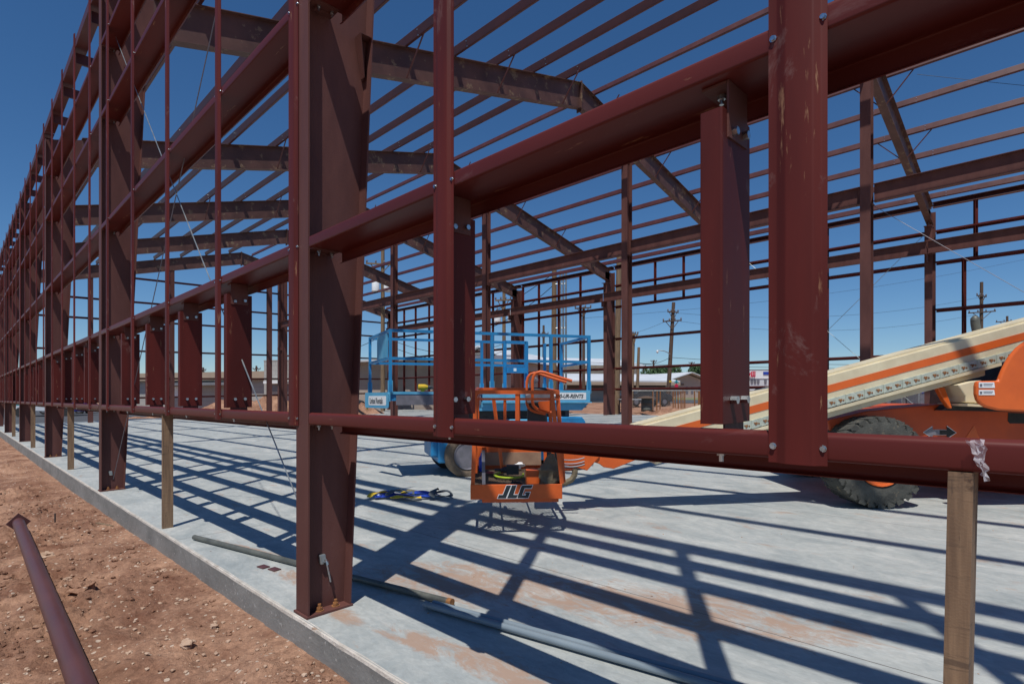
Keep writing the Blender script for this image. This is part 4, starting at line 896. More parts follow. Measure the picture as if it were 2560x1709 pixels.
# floor of expanded metal: crossed strands
mb = MB(); n = 64
for i in range(n):
    for sgn in (1, -1):
        a = -KL+(KW+2*KL)*i/n if sgn > 0 else (KW+KL+.5)*i/n
        pts = []
        for t in (0.02, KL-.02):
            xx = a+sgn*t*.9 if sgn > 0 else a-t*.9
            pts.append((xx, t))
        (x0, t0), (x1, t1) = pts
        # clip
        def cl(x0, t0, x1, t1):
            o = []
            for (xa, ta, xb, tb) in ((x0, t0, x1, t1),):
                u0, u1 = 0, 1
                for lo, hi, a_, b_ in ((.012, KW-.012, xa, xb),):
                    if a_ == b_: continue
                    v0, v1 = (lo-a_)/(b_-a_), (hi-a_)/(b_-a_)
                    if v0 > v1: v0, v1 = v1, v0
                    u0 = max(u0, v0); u1 = min(u1, v1)
                if u1 > u0+.01: return (xa+(xb-xa)*u0, ta+(tb-ta)*u0, xa+(xb-xa)*u1, ta+(tb-ta)*u1)
        c = cl(x0, t0, x1, t1)
        if c: mb.tube([KF.p(c[0], c[1], FZ-.045+.002*sgn), KF.p(c[2], c[3], FZ-.045+.002*sgn)], .0055, 4, sq=True)
for xx in (.25, .55): mb.tube([KF.p(xx, .02, FZ-.058), KF.p(xx, KL-.02, FZ-.058)], .012, 4, sq=True)
mb.build('basket_floor', 'mesh', BL)
R1, R2 = 1.275, 1.215
i0, i1 = .045, KW-.03
kt([(i0, .03, R1), (i1-.05, .03, R1), (i1, .08, R1), (i1, KL-.1, R1+.05), (i1-.06, KL-.02, R1+.05), (i0+.05, KL-.02, R1+.05), (i0, KL-.08, R1+.05), (i0, .03, R1)], .024, 'top_rail')
kt([(i0, .045, R2), (i1-.04, .045, R2), (i1, .09, R2)], .015, 'mid_rail'); kt([(i0, .05, R2), (i0, KL-.08, R2+.05)], .015, 'mid_rail')
for x0, x1, t in ((.02, i0, .03), (.80, i1-.06, .03), (.825, i1, .10), (.03, .40, .75), (.825, i1, .8), (.03, i0, KL-.05), (.5, .5, KL-.03), (.80, i1, KL-.05)):
    mb = MB(); q0, q1 = KF.p(x0, t, .475), KF.p(x1 if abs(x1-.40) > .01 else x0+.01, t, R1)
    w_ = .034
    mb.prism([q0-KF.a*w_/2-KF.b*.012, q0+KF.a*w_/2-KF.b*.012, q0+KF.a*w_/2+KF.b*.012, q0-KF.a*w_/2+KF.b*.012], q1-q0) ; mb.build('rail_post', 'orange', BL)
mb = MB(); mb.prism([KF.p(.39, .02, .475+.45), KF.p(.425, .02, .475+.45), KF.p(.425, .045, .925), KF.p(.39, .045, .925)], Vector((0, 0, R1-.925))); mb.build('rail_post', 'orange', BL)
kt([(i0, .05, .80), (i0+.36, .05, .84)], .017, 'gate_bar'); kt([(.30, .75, .475), (.21, .75, R2)], .018, 'rail_post'); kt([(.30, .05, .93), (.30, .05, R2)], .013, 'rail_post')
kt([(.03, .03, .9), (.80, .03, .9)], .018, 'mid_rail')
mb = MB(); KF.box(mb, .0, .09, KL-.10, KL-.02, .475, .9); mb.build('back_panel', 'orange', BL)
mb = MB(); KF.box(mb, .03, KW-.05, KL-.04, KL-.01, .62, .72); mb.build('back_bar', 'orange', BL); mb = MB(); KF.box(mb, .05, KW-.05, KL-.05, KL-.04, .475, .62); mb.build('back_board', 'ply', BL)
# guard hoops, console
def hoop(d, off, nm='guard_hoop'):
    pts = [(1430, 952), (1405, 945), (1380, 937), (1362, 931), (1350, 929), (1340, 932), (1334, 940), (1331, 952), (1331, 985), (1331, 1005), (1334, 1014), (1341, 1021), (1352, 1026), (1378, 1031)]
    mb = MB(); mb.tube([at(u+off[0], w+off[1], d) for u, w in pts], .014, 8); mb.build(nm, 'orange', BL)
hoop(5.15, (0, 0)); hoop(5.55, (-14, 3))
mb = MB(); mb.prism([at(1374, 1001, 5.1), at(1347, 1003, 5.1), at(1345, 1008, 5.1), at(1350, 1022, 5.1), at(1374, 1029, 5.1)], at(1350, 1010, 5.13)-at(1350, 1010, 5.1)); mb.build('hoop_gusset', 'orange', BL)
cp = []
mb = MB(); mb.obox(at(1318, 1058, 5.6), at(1368, 1058, 5.6)-at(1318, 1058, 5.6), (at(1340, 1058, 5.9)-at(1340, 1058, 5.6)), Vector((0, 0, .36))); mb.build('control_console', 'dkgrey', BL, bevel=.02)
mb = MB(); mb.prism([at(1312, 985, 5.45), at(1372, 975, 5.45), at(1376, 990, 5.45), at(1372, 1005, 5.45), at(1318, 1008, 5.45)], at(1340, 990, 5.75)-at(1340, 990, 5.45)); mb.build('console_hood', 'grey', BL, bevel=.01)
mb = MB(); mb.lathe(at(1338, 950, 5.5), at(1340, 950, 5.4)-at(1338, 950, 5.5), [(.03, 0), (.03, .012), (.022, .016)], 16); mb.build('work_light', 'grey', BL)
# JLG letters built from outlines
def letters(fr, x0, z0, w, h, y, m, nm, par, grow=0.0):
    cv = lambda P: [((x-413)/24.4, (122-y)/24.4) for x, y in P]
    J = cv([(413, 122), (490, 122), (497, 0), (455, 0), (452, 90), (415, 90)])
    Lp = cv([(503, 122), (590, 122), (592, 90), (550, 90), (547, 0), (505, 0)])
    Gp = cv([(603, 122), (699, 122), (699, 66), (656, 66), (656, 84), (668, 84), (668, 96), (633, 96), (633, 28), (697, 28), (698, 0), (608, 0), (598, 9), (597, 114)])
    sl = .35
    mb = MB()
    for P in (J, Lp, Gp):
        cx_ = sum(p[0] for p in P)/len(P); cy_ = sum(p[1] for p in P)/len(P)
        Q = []
        n = len(P)
        for i in range(n):
            a = Vector(P[i-1]); b = Vector(P[i]); c = Vector(P[(i+1) % n])
            d0 = (b-a).normalized(); d1 = (c-b).normalized(); nn = Vector((d0.y+d1.y, -(d0.x+d1.x))); nn = nn.normalized()*grow/max(.55, math.sqrt(max(.01, (1+d0.dot(d1))/2)))
            Q.append(b+nn)
        from mathutils.geometry import tessellate_polygon
        tr = tessellate_polygon([[Vector((q.x, q.y, 0)) for q in Q]])
        mb.add([fr.p(x0+(q.x+sl*q.y)*w/11.1, y, z0+q.y*h/5) for q in Q], [tuple(t) for t in tr])
    return mb.build(nm, m, par)
lo = letters(KF, .235, .356, .251, .110, -.0012, 'white', 'logo_outline', kp, grow=.22)
letters(KF, .235, .356, .251, .110, -.0026, 'navy', 'logo_letters', lo)
# things in the basket
def kthing(name, m, lab, cat, fn):
    mb = MB(); fn(mb); return tag(mb.build(name, m), lab, cat)
fz = FZ-.035
kthing('hose', 'green', 'lime green hose coiled on the orange basket floor', 'hose', lambda mb: mb.tube([KF.p(.36+.13*math.cos(t)*(1+.15*t/6), .75+.22*math.sin(t), fz+.02) for t in [i*.35+1.2 for i in range(16)]], .011, 8))
def drill2(mb):
    mb.obox(KF.p(.34, .70, fz+.03), KF.a*.12, KF.b*.10, Vector((0, 0, .09))); mb.lathe(KF.p(.34, .75, fz+.07), -KF.a, [(.035, 0), (.03, .05), (.015, .06), (.015, .12)], 10)
kthing('impact_driver', 'dkgrey', 'dark red and black power tool lying inside the green hose', 'power tool', drill2)
kthing('metal_box', 'orange', 'small orange box with rounded top beside the canvas bag in the basket', 'box', lambda mb: mb.obox(KF.p(.50, .18, fz+.005), KF.a*.13, KF.b*.16, Vector((0, 0, .13))))
def bag(mb):
    base = [(.60, .10), (.80, .14), (.80, .36), (.62, .34)]; c0 = KF.p(.73, .22, fz+.40); n = 22; m_ = 14; vs = []; fs = []
    for j in range(m_+1):
        t = j/m_; rr = (1-.15*t) if t < .5 else (1-.15*t)*(1-(t-.5)*1.5)
        for i in range(n):
            a = 2*math.pi*i/n; k = 1+.38*noise.noise(Vector((math.cos(a)*2.4, math.sin(a)*2.4, t*5)))
            p = KF.p(.70+.11*math.cos(a)*rr*k+.03*t, .22+.12*math.sin(a)*rr*k, fz+.01+.27*t+.02*noise.noise(Vector((a, t, 3)))); vs.append(p)
    for j in range(m_):
        for i in range(n): fs.append((j*n+i, j*n+(i+1) % n, (j+1)*n+(i+1) % n, (j+1)*n+i))
    fs.append(tuple(m_*n+i for i in range(n))); mb.add(vs, fs); mb.sm = True
kthing('canvas_bag', 'canvas', 'drab canvas tool bag slumped in the right corner of the orange basket', 'bag', bag)
kthing('paper_wad', 'white', 'crumpled ball of white paper at the back of the basket floor', 'paper', lambda mb: rock_mesh(mb, KF.p(.50, 1.28, fz+.05), .05, 5.5, sub=2, rough=1.3))
kthing('spirit_level', 'grey', 'grey bar tool standing in the left front corner of the basket', 'tool', lambda mb: mb.obox(KF.p(.10, .12, fz), KF.a*.03, KF.b*.012, Vector((-.04, .03, .32))))
kthing('work_glove', 'black', 'black glove lying near the front edge of the basket floor', 'glove', lambda mb: [rock_mesh(mb, KF.p(.42, .16, fz+.02), .035, 1.5, sub=2), mb.tube([KF.p(.42, .16, fz+.03), KF.p(.37, .12, fz+.045), KF.p(.36, .10, fz+.01)], .012, 6)])
kthing('rag', 'red_paint', 'small red rag at the left side of the basket floor', 'rag', lambda mb: rock_mesh(mb, KF.p(.18, .95, fz+.02), .035, 7.1, sub=2, flat=.3, rough=1))
kthing('bottle', 'webblue', 'blue plastic bottle in the back left corner of the basket', 'bottle', lambda mb: mb.lathe(KF.p(.09, 1.2, fz), Vector((0, 0, 1)), [(.035, 0), (.035, .14), (.015, .18), (.015, .2)], 12))

# ------------------------------------------------------------------ beyond the building
def house(name, lab, cat, u0, d0, u1, d1, wtop, wall, roof, depth=8, eave=.25, flat=True, rise=0, group=None, trim=None, th=.25, over=.5):
    """building whose front wall runs from picture column u0 (at d0 m) to u1 (at d1 m)"""
    p = at(u0, HY, d0); q = at(u1, HY, d1); a = (q-p); a.z = 0; Ln = a.length; a.normalize(); n = Vector((-a.y, a.x, 0))
    if n.dot((p-CAM)) < 0: n = -n
    zb = min(G*p.y, G*q.y)-.4; zt = CAM.z+(HY-wtop)*(d0+d1)/2/FPX
    o = Vector(((p.x+q.x)/2, (p.y+q.y)/2, zb))
    root = empty(name, o, lab, cat, group)
    P = Vector((p.x, p.y, 0))
    mb = MB(); mb.obox(P+Vector((0, 0, zb)), a*Ln, n*depth, Vector((0, 0, zt-zb))); w = mb.build('wall', wall, root)
    mb = MB()
    if flat:
        mb.obox(P-a*over-n*over+Vector((0, 0, zt)), a*(Ln+2*over), n*(depth+2*over), Vector((0, 0, th)))
    elif rise > 0:      # ridge parallel to the front
        A = P-a*over-n*over+Vector((0, 0, zt)); m_ = n*(depth/2+over)
        mb.prism([A, A+Vector((0, 0, .15)), A+m_+Vector((0, 0, rise)), A+m_*2+Vector((0, 0, .15)), A+m_*2], a*(Ln+2*over))
    else:               # gable facing the camera
        r = -rise; A = P-a*over-n*over+Vector((0, 0, zt)); Wd_ = Ln+2*over
        mb.prism([A, A+Vector((0, 0, .12)), A+a*Wd_/2+Vector((0, 0, r+.12)), A+a*Wd_+Vector((0, 0, .12)), A+a*Wd_, A+a*Wd_/2+Vector((0, 0, r))], n*(depth+2*over))
        g = MB(); g.prism([P+Vector((0, 0, zt)), P+a*Ln+Vector((0, 0, zt)), P+a*Ln/2+Vector((0, 0, zt+r*Ln/Wd_))], n*depth); g.build('gable', wall, root)
    rf = mb.build('roof', roof, root)
    if trim:
        mb = MB(); mb.obox(P-a*over-n*(over+.06)+Vector((0, 0, zt-.35)), a*(Ln+2*over), n*.06, Vector((0, 0, .36+(th if flat else 0)))); mb.build('fascia', trim, root)
    def face(u, w, off=.03):      # point on the front wall plane seen at (u, w)
        r = Vector((-CA+SA*(u-CX)/FPX, SA+CA*(u-CX)/FPX, (HY-w)/FPX)); t = (P-CAM).dot(n)/Vector((r.x, r.y, 0)).dot(n); return CAM+r*t-n*off
    def panel(nm, u0, w0, u1, w1, m, off=.03, t=.06):
        A = face(u0, w0, off); B = face(u1, w0, off); h = (face(u0, w0, off).z-face(u0, w1, off).z)
        mb = MB(); mb.obox(A-Vector((0, 0, h)), Vector((B.x-A.x, B.y-A.y, 0)), n*t, Vector((0, 0, h))); return mb.build(nm, m, root)
    return root, panel
r, pn = house('block_warehouse', 'low grey block warehouse with tan fascia beyond the left end of the frame', 'warehouse', 330, 54, 662, 49, 941, 'cmu', 'tan', depth=14, th=.35, trim='tan')
pn('canopy', 418, 958, 600, 964, 'roofgrey', 1.0, 1.0); pn('garage_door', 425, 966, 470, 990, 'white'); pn('door', 560, 966, 575, 990, 'grey')
r, pn = house('block_building', 'taller plain grey block building at the right end of the low warehouse', 'building', 660, 47, 770, 46, 902, 'cmu', 'cmu', depth=12, th=.1, over=.02)
pn('canopy', 676, 953, 722, 959, 'white', .9, .9); pn('roll_door', 676, 961, 722, 978, 'grey')
r, pn = house('long_warehouse', 'long beige metal warehouse behind the blue scissor lift', 'warehouse', 775, 44, 1137, 39, 905, 'beige', 'roofwhite', depth=16, eave=.2, flat=False, rise=.9, over=.9)
pn('door', 1145-60, 930, 1150-55, 985, 'tan')
r, pn = house('garage', 'small beige metal garage with white gable roof between the lift and the far columns', 'garage', 1140, 47, 1262, 45, 902, 'beige', 'roofwhite', depth=12, flat=False, rise=-1.15, over=.4)
pn('door', 1150, 925, 1190, 985, 'tan'); pn('door', 1203, 925, 1240, 985, 'tan')
r, pn = house('sided_house', 'two storey cream sided house with shuttered window beside the garage', 'house', 1264, 52, 1345, 56, 900, 'beige', 'roofwhite', depth=10, flat=False, rise=.5, over=.3)
pn('window', 1307, 915, 1314, 926, 'glass'); pn('window', 1345, 915, 1352, 926, 'glass')
r, pn = house('tall_hall', 'tall beige hall with wide white roof behind the conduit pole', 'hall', 1330, 78, 1592, 82, 913, 'tan', 'roofwhite', depth=18, flat=False, rise=1.7, over=.8)
pn('window', 1487, 921, 1494, 927, 'glass'); pn('window', 1577, 921, 1585, 931, 'glass')
r, pn = house('low_office', 'low office with brown eave-shaded wall under a broad white hip roof left of the leaning pole', 'office', 1380, 62, 1664, 64, 955, 'brownwall', 'roofwhite', depth=16, flat=False, rise=1.3, over=1.2, trim='tan')  # brown wall colour takes in the eave shade; wall below stays beige
pn('wall_base', 1382, 974, 1662, 1002, 'beige', .06)
r, pn = house('gable_cottage', 'tan brick cottage with shallow white gable roof right of the leaning pole', 'cottage', 1660, 74, 1778, 78, 957, 'beige', 'roofwhite', depth=16, flat=False, rise=-1.35, over=.8)
pn('long_sign', 1682, 958, 1709, 962, 'brownwall', .1)
for u in (1714, 1727, 1745): pn('window', u, 966, u+6, 984, 'grey')
r, pn = house('store', 'white store with red lettering seen between the jamb post and the near stud', 'store', 1860, 92, 2150, 92, 930, 'roofwhite', 'roofgrey', depth=16, th=.45, over=.1)
pn('sign_band', 1866, 926, 1935, 946, 'white', .1); pn('blue_sign', 1907, 929, 1921, 936, 'webblue', .2)
for u in (1876, 1884, 1892, 1910): pn('window', u, 948, u+6, 957, 'grey', .15)
pn('long_window', 2056, 948, 2140, 962, 'grey', .15)
SR = r
class CF:
    def __init__(s, d): s.o = at(CX, HY, d); s.a = Vector((SA, CA, 0)); s.b = Vector((-CA, SA, 0)); s.c = Vector((0, 0, 1))
    p = LF.p
cf = CF(91.6); cf.o.z = 0
text_mesh('will', 1.25, cf, (1863-CX)*91.6/FPX, 0, CAM.z+(HY-941)*91.6/FPX, 'lettering', 'redsign', SR, bold=.05)
# poles and wires
def pole(lab, ub, d, ut, wt, r, arms=(), m='darkwood', extra=None, wb=None, nm='utility_pole', cat='utility pole', grp='utility poles'):
    b = at(ub, HY, d); b.z = G*b.y-.3; t = at(ut, wt, d)
    root = empty(nm, b, lab, cat, grp)
    mb = MB(); mb.tube([b.lerp(t, i/6) for i in range(7)], [r*1.15-(r*.3)*i/6 for i in range(7)], 12); mb.build('shaft', m, root)
    for (w, ul, ur, dw) in arms:
        f = (w-wt)/((HY-wt) or 1)
        A = at(ul, w-dw/2, d-.15); B = at(ur, w+dw/2, d-.15); mb = MB(); mb.tube([A, B], .07, 4, sq=True); ar_ = mb.build('crossarm', m, root)
        c = (A+B)/2
        mb = MB(); mb.tube([A.lerp(B, .15), c-Vector((0, 0, .7))], .03, 4); mb.tube([A.lerp(B, .85), c-Vector((0, 0, .7))], .03, 4); mb.build('arm_brace', m, root)
        for f in (.03, .35, .65, .97):
            q = A.lerp(B, f); mb = MB(); mb.lathe(q+Vector((0, 0, .06)), (0, 0, 1), [(.03, 0), (.06, .04), (.06, .12), (.03, .18)], 8); mb.build('insulator', 'grey', ar_)
    if extra: extra(root, b, t, d)
    return root
def lamp(root, b, t, d):
    mb = MB(); pts = [at(u, w, d-.3) for u, w in ((1675, 885), (1668, 880), (1660, 877), (1650, 875.5), (1646, 875.5))]; mb.tube(pts, .035, 6); mb.build('lamp_arm', 'galv', root)
    mb = MB(); mb.lathe(at(1643.5, 879, d-.3), (0, 0, 1), [(.02, -.12), (.09, -.05), (.10, .02), (.06, .12), (.02, .14)], 12); mb.build('lamp_head', 'white', root)
    mb = MB(); mb.obox(at(1673, 955, d-.4), at(1679, 955, d-.4)-at(1673, 955, d-.4), (.0, .02, 0), (0, 0, .14)); mb.build('tag_plate', 'yellow', root)
pole('tall leaning dark pole with street lamp and two crossarms in the open view', 1669, 46, 1684, 756, .16, ((780, 1669, 1696, 2), (802, 1657, 1704, -3)), extra=lamp)
pole('slender brown pole with a short crossarm just right of the interior column', 1578, 42, 1584, 833, .13, ((836, 1576, 1595, 1),), m='oldwood')
pole('bare stubby pole without arms left of the leaning lamp pole', 1592, 44, 1597, 868, .12, (), m='oldwood')
pole('thick sunlit wooden pole directly behind the far column', 1540, 31, 1548, 640, .17, (), m='oldwood')
def conduits(root, b, t, d):
    for du in (10, 17, 24):
        mb = MB(); A = at(1391+du, HY, d-.2); A.z = b.z; mb.tube([A, at(1391+du, 688, d-.2), at(1391+du+2, 676, d-.2)], .055, 8); mb.build('conduit', 'galv', root)
    for w in (710, 820):
        mb = MB(); mb.tube([at(1385, w, d-.1), at(1417, w-1, d-.1)], .03, 6); mb.build('bracket', 'galv', root)
pole('thick tan pole carrying three grey conduits behind the blue lift', 1384, 33, 1386, 650, .16, (), m='oldwood', extra=conduits)
pole('dark pole with a V shaped crossarm right of the conduit pole', 1459, 44, 1459, 767, .12, ((770, 1437, 1478, -2),))
pole('thin distant pole with crossarm seen above the blue gate rail', 1359, 70, 1359, 813, .16, ((834, 1347, 1371, 0),))
def cans(us, ws, m='white'):
    def f(root, b, t, d):
        for u, w in zip(us, ws):
            mb = MB(); c = at(u, w, d-.4); mb.lathe(c, (0, 0, 1), [(.2, 0), (.24, .03), (.24, .7), (.2, .76), (.05, .8)], 16); tr = mb.build('transformer', m, root)
            mb = MB(); mb.lathe(c+Vector((0, 0, .78)), (0, 0, 1), [(.03, 0), (.05, .1), (.02, .2)], 8); mb.build('bushing', 'grey', tr)
    return f
pole('dark pole with two pale transformer cans left of the near stud', 957, 36, 957, 600, .13, ((660, 915, 985, 4),), m='oldwood', extra=cans((939, 969), (729, 729)))
pole('grey pole with transformer cans between the interior columns', 1260, 38, 1260, 730, .13, ((750, 1238, 1278, -2),), m='oldwood', extra=cans((1243, 1278), (805, 805)))
pole('slim dark pole with two crossarms at the far right above the boom', 2452, 52, 2454, 705, .15, ((740, 2442, 2466, 3), (780, 2421, 2489, -5)))
pole('distant pole whose crossarm shows behind the exhaust pipe', 2518, 70, 2518, 790, .14, ((803, 2490, 2548, -4),))
pole('tiny far pole with crossarm over the grey block warehouse', 508, 80, 508, 918, .14, ((925, 502, 515, 0),))
pole('tiny far pole with a wide crossarm left of the taller block building', 641, 80, 641, 914, .14, ((922, 632, 651, 0),))
pole('thin distant pole left of the round tree', 1608, 105, 1608, 911, .16, ((914, 1601, 1615, 0),))
pole('thin distant pole rising in front of the round tree', 1634, 95, 1634, 900, .15, ((903, 1627, 1642, 0),))
pole('thin distant pole above the right hand tree', 1729, 105, 1729, 905, .15, ((907, 1722, 1737, 0),))
def wire(a, b, sag=.4, r=.012):
    A = at(*a); B = at(*b); mb = MB(); n = 14
    mb.tube([A.lerp(B, i/n)-Vector((0, 0, sag*4*(i/n)*(1-i/n))) for i in range(n+1)], r, 4)
    return mb
WR = [((1450, 905, 60), (2600, 925, 60), .2, .022, 'thick black service cable low over the white roofs'),
      ((1592, 905, 44), (1675, 893, 46), .3, .018, 'short black cable from the stubby pole up to the leaning lamp pole'),
      ((1675, 893, 46), (2500, 900, 52), .5, .018, 'black cable running right from the leaning lamp pole'),
      ((1180, 805, 34), (1384, 683, 33), .2, .02, 'upper heavy black cable climbing to the conduit pole'),
      ((1180, 835, 34), (1384, 712, 33), .4, .02, 'lower heavy black cable climbing to the conduit pole'),
      ((780, 872, 36), (955, 838, 36), .5, .018, 'black cable reaching the transformer pole from the left'),
      ((955, 838, 36), (1262, 858, 38), .9, .016, 'sagging cable between the two transformer poles'),
      ((955, 855, 36), (1262, 876, 38), .9, .016, 'lower sagging cable between the two transformer poles'),
      ((1458, 795, 44), (2600, 640, 60), .8, .010, 'thin high wire rising to the right behind the frame'),
      ((1458, 850, 44), (1690, 790, 46), .5, .010, 'thin wire from the V arm pole to the leaning lamp pole'),
      ((1690, 782, 46), (2454, 742, 52), 1.0, .010, 'thin wire between the leaning pole and the far right pole'),
      ((1700, 803, 46), (2470, 780, 52), 1.2, .010, 'second thin wire below it toward the far right pole')]
for a, b, sg_, r_, lab in WR: tag(wire(a, b, sg_, r_).build('overhead_wire', 'wire'), lab, 'wire', 'overhead wires')
# trees
def tree(lab, u, d, wt, wb, rad, seed):
    rs = random.Random(seed); c = at(u, HY, d); gb_ = G*c.y-.2; zt = CAM.z+(HY-wt)*d/FPX; h = zt-gb_
    root = empty('tree', (c.x, c.y, gb_), lab, 'tree', 'trees beyond the street'); base = Vector((c.x, c.y, gb_))
    mb = MB(); mb.tube([base, base+Vector((.1, 0, h*.35)), base+Vector((0, .1, h*.7))], [.22, .16, .06], 8)
    for i in range(6):
        a = i*1.05; mb.tube([base+Vector((0, 0, h*.3)), base+Vector((math.cos(a)*rad*.5, math.sin(a)*rad*.5, h*.65))], [.08, .03], 6)
    mb.build('trunk', 'darkwood', root)
    mb = MB(); blobs = [(Vector((rs.gauss(0, rad*.42), rs.gauss(0, rad*.42), h*.66+rs.gauss(0, h*.13))), rad*rs.uniform(.28, .5)) for _ in range(26)]
    for i in range(9000):
        bc, br = rs.choice(blobs); dv = Vector((rs.gauss(0, 1), rs.gauss(0, 1), rs.gauss(0, 1))).normalized()
        p = base+bc+dv*br*rs.uniform(.72, 1.05); 
        if p.z > zt: p.z = zt-rs.random()*.25
        s1 = rs.uniform(.10, .22); q = Vector((rs.gauss(0, 1), rs.gauss(0, 1), rs.gauss(0, 1))).normalized(); q2 = q.cross(dv).normalized()
        mb.add([p-q*s1, p+q2*s1*.7, p+q*s1, p-q2*s1*.7], [(0, 1, 2, 3)])
    mb.build('crown', 'leaf', root)
tree('round dense green tree behind the leaning lamp pole', 1650, 88, 917, 960, 3.0, 1)
tree('lower green tree just right of the round tree', 1690, 96, 932, 960, 1.9, 2)
tree('bushy tree behind the cottage roof at the right', 1747, 92, 914, 960, 2.6, 3)
# chain link fence along the street
fr_ = empty('chain_link_fence', at(1660, 1005, 36), 'grey chain link fence with rusty posts along the street beyond the slab', 'fence')
a0 = at(1560, HY, 35); a1 = at(2150, HY, 35); a0.z = G*a0.y-.2; a1.z = G*a1.y-.2; H_ = 1.30+(.2)
zr = CAM.z+(HY-976)*35/FPX
fd = (a1-a0); Lf = fd.length; fd.normalize()
mb = MB(); mb.tube([Vector((a0.x, a0.y, zr)), Vector((a1.x, a1.y, zr))], .022, 6); mb.build('top_rail', 'galv', fr_)
for i in range(9):
    p = a0.lerp(a1, i/8); mb = MB(); mb.tube([p, Vector((p.x, p.y, zr+.05))], .03, 8); mb.build('post', 'galv' if i % 2 else 'rustbolt', fr_)
mb = MB(); hh = zr-min(a0.z, a1.z)-.1; k = 0
st = .16; nW = int(Lf/st)
for i in range(nW):
    for sg_ in (1, -1):
        x0 = i*st; p = a0+fd*x0; q = a0+fd*(x0+sg_*hh)
        if 0 <= x0+sg_*hh <= Lf: mb.tube([Vector((p.x, p.y, zr-hh)), Vector((q.x, q.y, zr))], .0035, 3)
mb.build('wire_mesh', 'galv', fr_)
# rusty loose stakes and street furniture seen through the fence
def stk(u, w0, w1, d, r, m, lab, cat, nm):
    mb = MB(); mb.tube([at(u, w1, d), at(u, w0, d)], r, 8); tag(mb.build(nm, m), lab, cat)
rs_ = random.Random(5)
for i, (u, w0) in enumerate(((1632, 1004), (1642, 1008), (1650, 1004), (1683, 1003), (1688, 1004), (1696, 1003), (1703, 1003), (1712, 1003), (1737, 1004), (1746, 1002), (1750, 1002))):
    d = 33+rs_.random()*2; mb = MB(); b0 = at(u, HY, d); b0.z = G*b0.y-.2; mb.tube([b0, at(u+rs_.uniform(-1.5, 1), 977, d)], .035, 6)
    tag(mb.build('rusty_stake', 'rustbolt'), 'thin rusty steel stake standing in the row in front of the tan cottage', 'stake', 'rusty stakes by the fence')
ss = empty('street_sign', at(1691, 1000, 58), 'green street name blades over a small red stop sign by the cottage', 'street sign')
mb = MB(); mb.tube([at(1691, 1000, 58), at(1691, 952, 58)], .035, 6); mb.build('sign_post', 'galv', ss)
mb = MB(); mb.obox(at(1686, 957, 57.9), at(1696, 957, 57.9)-at(1686, 957, 57.9), (0, .03, 0), (0, 0, .16)); mb.obox(at(1689, 953, 57.8), at(1693, 953, 57.8)-at(1689, 953, 57.8), (0, .03, 0), (0, 0, .14)); mb.build('name_blade', 'teal', ss)
c = at(1691, 964, 57.8); mb = MB(); mb.lathe(c, c-CAM, [(.20, 0), (.20, .02)], 8); mb.sm = False; mb.build('stop_plate', 'redsign', ss)
def car(lab, u, w, d, m, ln=4.2, ang=0.3):
    c = at(u, w, d); c.z = G*c.y-.2; root = empty('parked_car', c, lab, 'car', None)
    fa = Vector((SA*math.cos(ang)-CA*math.sin(ang), CA*math.cos(ang)+SA*math.sin(ang), 0)); fb = Vector((-fa.y, fa.x, 0))
    P = lambda x, y, z: c+fa*x+fb*y+Vector((0, 0, z))
    body = [(-ln/2, .35), (-ln/2, .85), (-ln*.42, .95), (-ln*.30, 1.0), (-ln*.18, 1.42), (ln*.18, 1.45), (ln*.34, .98), (ln*.46, .88), (ln/2, .7), (ln/2, .35)]
    mb = MB(); mb.prism([P(x, -.85, z) for x, z in body], fb*1.7); mb.build('body', m, root, bevel=.06)
    mb = MB(); mb.prism([P(x, -.86, z) for x, z in ((-ln*.27, 1.02), (-ln*.165, 1.36), (ln*.16, 1.38), (ln*.29, 1.02))], fb*.005); mb.build('window', 'glass', root)
    for x in (-ln*.31, ln*.31):
        for y in (-.86, .66):
            mb = MB(); mb.lathe(P(x, y, .33), fb, [(.05, 0), (.33, .0), (.33, .2), (.05, .2)], 20); wo_ = mb.build('wheel', 'black', root)
            mb = MB(); mb.lathe(P(x, y-.005, .33), fb, [(.19, 0), (.02, .01)], 16); mb.build('rim', 'grey', wo_)
    mb = MB(); mb.cbox(P(ln/2, -.55, .72), fa*.03, fb*.3, Vector((0, 0, .12))); mb.build('headlight', 'white', root)
car('dark parked car behind the chain link fence', 1612, 990, 44, 'dkgrey', 4.0)
car('dark blue car at the corner of the long beige warehouse', 838, 998, 38, 'glass', 4.2, -.6)
car('small dark car far off on the left parking lot', 168, 990, 48, 'dkgrey', 4.2, .2)
# left lot: pieces seen between the posts
vb = at(107, 1012, 42); vb.z = G*vb.y-.25
vr = empty('box_van', vb, 'white and blue van parked beyond the far left timber props', 'van')
fa = Vector((SA, CA, 0)); fb = Vector((-CA, SA, 0))
mb = MB(); mb.obox(vb-fa*2.6+Vector((0, 0, .45)), fa*3.8, fb*2, Vector((0, 0, 1.6))); mb.build('body', 'roofwhite', vr, bevel=.05)
mb = MB(); mb.obox(vb+fa*1.25+Vector((0, 0, .45)), fa*1.2, fb*2, Vector((0, 0, 1.1))); mb.build('cab', 'webblue', vr, bevel=.08)
mb = MB(); mb.obox(vb-fa*2.6-fb*.01+Vector((0, 0, .9)), fa*3.8, fb*.005, Vector((0, 0, .35))); mb.build('stripe', 'teal', vr)
for x in (-1.7, 1.7):
    mb = MB(); mb.lathe(vb+fa*x-fb*.02+Vector((0, 0, .38)), fb, [(.05, 0), (.38, 0), (.38, .22), (.05, .22)], 18); mb.build('wheel', 'black', vr)
